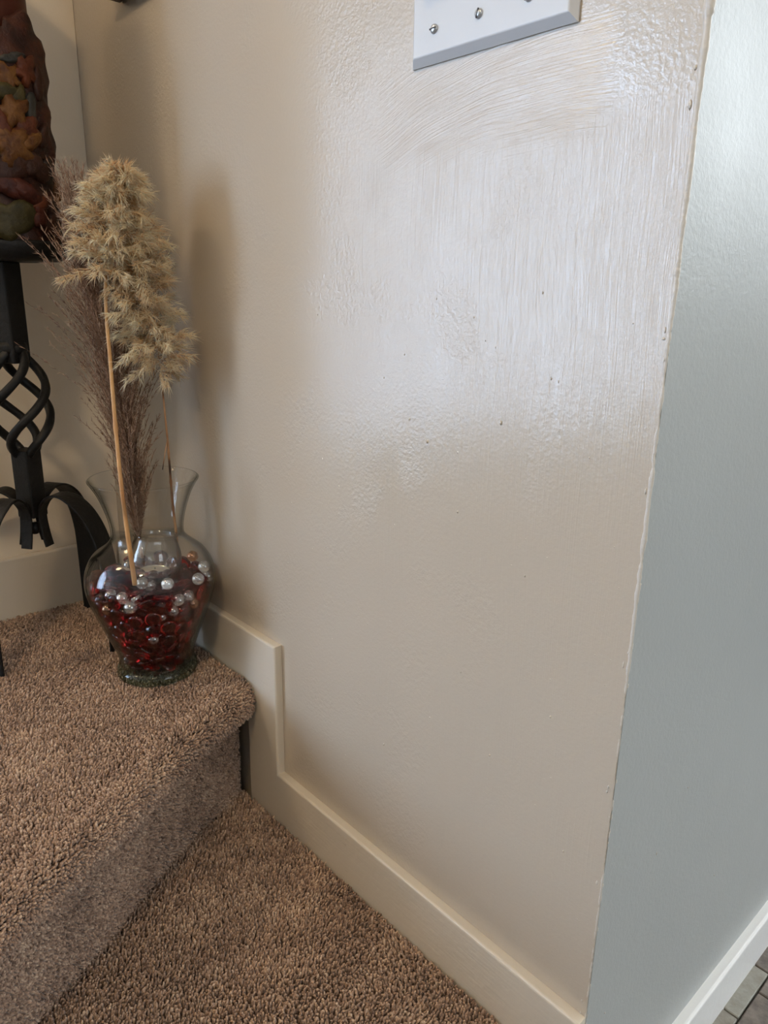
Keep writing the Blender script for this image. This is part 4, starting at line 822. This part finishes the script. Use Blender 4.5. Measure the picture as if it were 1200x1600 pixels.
for k in range(4):
    pts = []; refs = []
    for i in range(40):
        u = i/39; z = z0+(z1-z0)*u; a = math.radians(20)+k*PI/2+math.radians(235)*(u-.5); e = math.sin(PI*min(max((u-.02)/.96, 0), 1))**.85
        pts.append(A_(.0090+.0305*e, z, a)); refs.append((math.cos(a), math.sin(a), .0))
    S_(sweep('twisted_rod', pts, rrect(.0108, .0108, .0028), M['iron'], stand, refs=refs))
S_(lathe('collar', [(0, -.008), (.0165, -.008), (.0185, -.003), (.0185, .003), (.0165, .008), (0, .008)], M['iron'], stand, 20, (AX, AY, z1-.002)))
bm = box_bm(-.0140, .0140, -.0140, .0140, .385, .482, .002, 2); bmesh.ops.transform(bm, matrix=Matrix.Translation((AX, AY, 0)) @ Matrix.Rotation(.5, 4, 'Z'), verts=bm.verts); S_(from_bm('lower_post', bm, M['iron'], stand))
S_(lathe('nut', [(0, -.010), (.004, -.0095), (.0065, -.005), (.0068, .006), (0, .008)], M['iron'], stand, 12, (AX, AY, .368)))
for az in (35, 125, 215, 305):
    a = math.radians(az); pr = [(.0215, .3420), (.0180, .3580), (.0155, .3750), (.0150, .3880), (.0180, .4000), (.0270, .4120), (.0440, .4200), (.0640, .4160), (.0860, .3980), (.1030, .3680), (.1125, .3300), (.1150, .2800), (.1160, .2200), (.1165, Z_TR+.004)]
    path = spline([A_(r, z, a) for r, z in pr], 70); T2 = np.array([-math.sin(a), math.cos(a), 0])
    wv = np.interp(np.linspace(0, 1, 70), [0, .25, .4, .55, 1], [.0165, .0175, .022, .034, .037])
    v = []; f = []; th = .0017
    for i, p in enumerate(path):
        tg = path[min(i+1, 69)]-path[max(i-1, 0)]; tg /= np.linalg.norm(tg); nn = np.cross(T2, tg)
        w = wv[i]/2
        for su, sv in ((-1, -.6), (-1, .6), (-.9, 1), (.9, 1), (1, .6), (1, -.6), (.9, -1), (-.9, -1)): v.append(p+T2*w*su+nn*th*sv)
    for i in range(69):
        for k in range(8): k2 = (k+1) % 8; f.append((i*8+k, i*8+k2, (i+1)*8+k2, (i+1)*8+k))
    f.append(tuple(range(8))[::-1]); f.append(tuple(69*8+k for k in range(8)))
    S_(pydata('leg', v, f, M['iron'], stand))
# ---------------------------------------------------------------- carved candle, dark wax darkened further for its backlit shade
M['wax_body'] = mat('dark_carved_wax', (.085, .026, .014), .5, .25)
t = NT(M['wax_body']); c = t.co(); n_ = t.noise(t.scale(c, (26, 26, 34)), 1, 5, .65); t.l.new(t.ramp(n_, [(.30, (.010, .006, .005)), (.45, (.028, .010, .007)), (.58, (.060, .018, .010)), (.72, (.07, .032, .014)), (.85, (.03, .025, .014))]), t.b.inputs['Base Color'])
t.bump(t.math('ADD', n_, t.math('MULTIPLY', t.noise(c, 160, 3), .2)), .004)
M['wax_core'] = mat('red_brown_wax', (.16, .040, .018), .45, .25)
t = NT(M['wax_core']); t.l.new(t.ramp(t.noise(t.co(), 16, 2), [(.3, (.055, .014, .008)), (.7, (.085, .022, .012))]), t.b.inputs['Base Color']); t.bump(t.noise(t.co(), 30, 2), .002)
CZ0 = PANZ+.0035
candle = thing('carved_candle', 'large red brown pillar candle carved with autumn leaves on the iron stand', 'candle', (AX, AY, CZ0))
def C_(o): return rel_all(o, candle)
azc = math.atan2(CAM[1]-AY, CAM[0]-AX)
nz = lambda a, z: .0016*math.sin(5*a+z*60)+.0012*math.sin(11*a-z*95+1)+.0009*math.sin(17*a+z*170)
def rim(a):  # ragged upper edge with raised lobes
    return .965-CZ0+.018*math.sin(3*a+.7)+.034*max(0, math.cos((a-azc-1.15)*2.2))**.5*(1 if abs(a-azc-1.15) < .75 or abs(a-azc-1.15+2*PI) < .75 or abs(a-azc-1.15-2*PI) < .75 else 0)+.004*math.sin(13*a)
def cfn(r, z, a):
    if z > 0.19: z = .19+(z-.19)/.05*(rim(a)-.19)
    return (r+nz(a, z) if r > .066 else r, z)
prof_c = [(0, .0), (.070, .0), (.0735, .004)]+[(.0745+.0010*math.sin(i), .01+i*.006) for i in range(31)]+[(.0752, .200), (.0756, .215), (.0750, .228), (.0725, .237), (.0690, .240), (.0655, .236), (.064, .225), (.0625, .20), (0, .195)]
C_(lathe('wax_shell', prof_c, M['wax_body'], candle, 160, (AX, AY, CZ0), fn=cfn))
C_(lathe('wax_core', [(0, .14), (.0605, .14), (.0610, .20), (.0602, .30), (.0600, .385), (.058, .395), (.05, .399), (0, .397)], M['wax_core'], candle, 64, (AX, AY, CZ0)))
C_(lathe('wick', [(0, .412), (.001, .411), (.001, .395), (0, .395)], M['slot'], candle, 8, (AX, AY, CZ0)))
def leaf(name, px, py, size, rot, shape, m, lift=.0035, stretch=1.0):
    # where the line of sight through the photo's leaf meets the candle's cylinder
    d = ray(px, py); R_ = .0765; ox, oy = CAM[0]-AX, CAM[1]-AY; A = d[0]**2+d[1]**2; B = 2*(ox*d[0]+oy*d[1]); Cc = ox*ox+oy*oy-R_*R_; disc = B*B-4*A*Cc
    tt_ = (-B-math.sqrt(max(disc, 0)))/(2*A); P = CAM+d*tt_; a0 = math.atan2(P[1]-AY, P[0]-AX); zc = P[2]
    n = 40; v = []; f = []
    def Q(u, w, h):
        uu = u*math.cos(rot)-w*math.sin(rot); ww = u*math.sin(rot)+w*math.cos(rot); R2 = .0768+h; a = a0+uu/.0768; return (AX+R2*math.cos(a), AY+R2*math.sin(a), zc+ww)
    def rad(ph):
        if shape == 'maple': return size*(.58+.42*abs(math.cos(2.5*ph))**2.2)*(1+.16*math.cos(ph))*(1+.07*math.sin(15*ph))
        if shape == 'oval': return size*(.42/math.sqrt((.42*math.cos(ph))**2+math.sin(ph)**2))*(1+.03*math.sin(9*ph))
        return size*(.75+.18*math.sin(2*ph+1)+.10*math.sin(3*ph)+.04*math.sin(7*ph))
    lift *= .6; rings = [0, .35, .7, 1.0, 1.0]
    hs = [lift*1.25, lift*1.35, lift*1.05, lift*.55, -.004]
    v.append(Q(0, 0, hs[0]))
    for rg, hh in zip(rings[1:], hs[1:]):
        for k in range(n):
            ph = 2*PI*k/n; r_ = rad(ph)*rg; vein = .0006*abs(math.sin(ph*2.5)) if shape == 'maple' else .0008*abs(math.sin(ph))
            curl = .0013*math.sin(ph*2+rot)*rg
            v.append(Q(r_*math.cos(ph)*stretch, r_*math.sin(ph), hh+(vein+curl if hh > 0 else 0)))
    for k in range(n): f.append((0, 1+k, 1+(k+1) % n))
    for ri in range(3):
        for k in range(n): a, b = 1+ri*n+k, 1+ri*n+(k+1) % n; f.append((a, a+n, b+n, b))
    return C_(pydata(name, v, f, m, candle, True))
def leafmat(name, c1, c2):
    m = mat(name, c1, .5, .25); t = NT(m); n_ = t.noise(t.co(), 70, 4, .6); t.l.new(t.ramp(n_, [(.35, c1), (.65, c2)]), t.b.inputs['Base Color']); t.bump(n_, .002); return m
LM = {'rust': leafmat('rust_wax', (0.050, 0.011, 0.004), (0.108, 0.027, 0.009)), 'tan': leafmat('tan_wax', (0.072, 0.024, 0.006), (0.151, 0.063, 0.014)), 'olive': leafmat('olive_wax', (0.025, 0.020, 0.005), (0.054, 0.042, 0.013)),
      'brown': leafmat('brown_wax', (0.022, 0.007, 0.004), (0.043, 0.014, 0.007)), 'blue': leafmat('slate_wax', (0.016, 0.016, 0.014), (0.040, 0.037, 0.031)), 'red': leafmat('deep_red_wax', (0.036, 0.008, 0.005), (0.072, 0.016, 0.008)), 'dark': leafmat('near_black_wax', (0.006, 0.004, 0.003), (0.018, 0.009, 0.006))}  # leaf colours carry the same backlit darkening
for a_ in [
    ('carved_leaf', 20, 90, .013, .3, 'oval', 'blue', .004, 1.3), ('carved_leaf', 38, 112, .020, .9, 'maple', 'rust', .006), ('carved_leaf', 14, 122, .017, 2.2, 'maple', 'tan', .005),
    ('carved_leaf', 0, 142, .021, .1, 'oval', 'olive', .007), ('carved_leaf', 27, 160, .018, 1.2, 'maple', 'olive', .005), ('carved_leaf', 47, 168, .017, 1.4, 'oval', 'blue', .006),
    ('carved_leaf', 18, 176, .022, .6, 'maple', 'tan', .009), ('carved_leaf', 3, 196, .023, 1.9, 'oval', 'rust', .008), ('carved_leaf', 38, 205, .024, -.3, 'maple', 'rust', .008),
    ('carved_leaf', 14, 226, .028, -.5, 'maple', 'tan', .012), ('carved_leaf', 44, 222, .021, .5, 'oval', 'tan', .011), ('carved_leaf', 68, 212, .017, 1.1, 'oval', 'brown', .004),
    ('carved_fold', 10, 262, .026, .1, 'fold', 'brown', .007, 1.7), ('carved_fold', 56, 262, .024, -.9, 'fold', 'brown', .008), ('carved_fold', 12, 290, .026, -.5, 'oval', 'red', .008, 1.2),
    ('carved_fold', 40, 300, .024, -.6, 'oval', 'red', .010, 1.1), ('carved_panel', 14, 342, .034, 0, 'fold', 'olive', .004, 1.2), ('carved_swirl', 66, 318, .017, .4, 'oval', 'rust', .009),
    ('carved_swirl', 62, 336, .017, 1.3, 'fold', 'red', .008), ('carved_leaf', 90, 300, .015, 1.3, 'oval', 'tan', .004, .8), ('carved_swirl', 80, 352, .018, .7, 'fold', 'brown', .006),
    ('carved_leaf', 58, 130, .020, 1.5, 'oval', 'brown', .005), ('carved_fold', 74, 270, .016, 1.2, 'fold', 'dark', .005)]:
    leaf(a_[0], a_[1], a_[2], a_[3], a_[4], a_[5], LM[a_[6]], a_[7], a_[8] if len(a_) > 8 else 1.0)

# ---------------------------------------------------------------- lamps and windows of the room, plus an added fill lamp and window
def emit(name, col, e):
    m = bpy.data.materials.new(name); m.use_nodes = True; b = m.node_tree.nodes['Principled BSDF']; b.inputs['Base Color'].default_value = (.8, .8, .8, 1)
    b.inputs['Emission Color'].default_value = (*col, 1); b.inputs['Emission Strength'].default_value = e; return m
def ceiling_lamp(name, label, pos, watts, rad):
    r = thing(name, label, 'ceiling light', (pos[0], pos[1], 2.45))
    area = 4*PI*rad*rad; m = emit(name+'_glow', LAMP_COL, watts/(area*PI))
    lathe('shade', [(0, pos[2]-2.45-rad)]+[(rad*math.sin(a), pos[2]-2.45-rad*math.cos(a)) for a in np.linspace(.1, 3.0, 20)]+[(0, pos[2]-2.45+rad)], m, r, 32)
    lathe('canopy', [(0, 0), (.07, 0), (.07, -.012), (.02, -.02), (.012, pos[2]-2.45+rad), (0, pos[2]-2.45+rad)], M['screw'], r, 24)
ceiling_lamp('ceiling_light', 'round warm ceiling light hanging over the stairs', LAMP_POS, LAMP_W, .17)
ceiling_lamp('ceiling_light', 'added round warm fill lamp, out of view, hanging near the ceiling', FILL_POS, FILL_W, .10)  # unseen fill lamp added to brighten the end wall and plumes
M['sash'] = mat('window_sash_white', (.7, .7, .68), .4); t = NT(M['sash']); t.bump(t.noise(t.co(), 60, 2), .0004)
def window(name, axis, at_, a0, a1, z0, z1, e, nx=1, nz_=1, side=1):
    """daylit window: panes in a frame, on the plane axis=at_"""
    pane_m = emit('daylight_pane', DAY_SIDE_COL if name in ('window_3', 'added_window') else DAY_COL, e); fr = None
    def bx(nm, p0, p1, q0, q1, t0, t1, m, par, bev=0):
        if axis == 0: return box(nm, at_+t0, at_+t1, p0, p1, q0, q1, m, par, bev)
        return box(nm, p0, p1, at_+t0, at_+t1, q0, q1, m, par, bev)
    root = bpy.data.objects.new(name, None); COL.objects.link(root); root['kind'] = 'structure'
    fw = .05
    for (p0, p1, q0, q1) in ((a0-fw, a1+fw, z0-fw, z0), (a0-fw, a1+fw, z1, z1+fw), (a0-fw, a0, z0, z1), (a1, a1+fw, z0, z1)): bx('frame', p0, p1, q0, q1, -.03, .03, M['sash'], root)
    for i in range(nx):
        for j in range(nz_):
            p0 = a0+(a1-a0)*i/nx; p1 = a0+(a1-a0)*(i+1)/nx; q0 = z0+(z1-z0)*j/nz_; q1 = z0+(z1-z0)*(j+1)/nz_
            bx('pane', p0+.015, p1-.015, q0+.015, q1-.015, -.004, .004, pane_m, root)
            if i: bx('mullion', p0-.015, p0+.015, q0, q1, -.02, .02, M['sash'], root)
            if j: bx('mullion', p0, p1, q0-.015, q0+.015, -.02, .02, M['sash'], root)
    return root
box('wall_window', -3.42, -3.26, -5.9, -.0, -.6, 2.45, M['far'], kind='structure')
window('window_1', 0, -3.225, -2.62, -2.28, -.12, 2.05, DAY_E)
window('window_2', 0, -3.225, -5.45, -3.32, -.30, 2.3, DAY_WIDE_E, 2, 1)
box('wall_entry', 3.1, 3.2, -5.9, 3.2, -.6, 2.45, M['far'], kind='structure')
window('window_3', 0, 3.06, -.6, 2.6, .55, 2.1, DAY_SIDE_E, 3, 1)
window('added_window', 1, 3.16, .15, 2.5, 1.0, 2.25, DAY_FAR_E, 3, 1)  # unseen window added so the grey wall reflects brighter towards its top
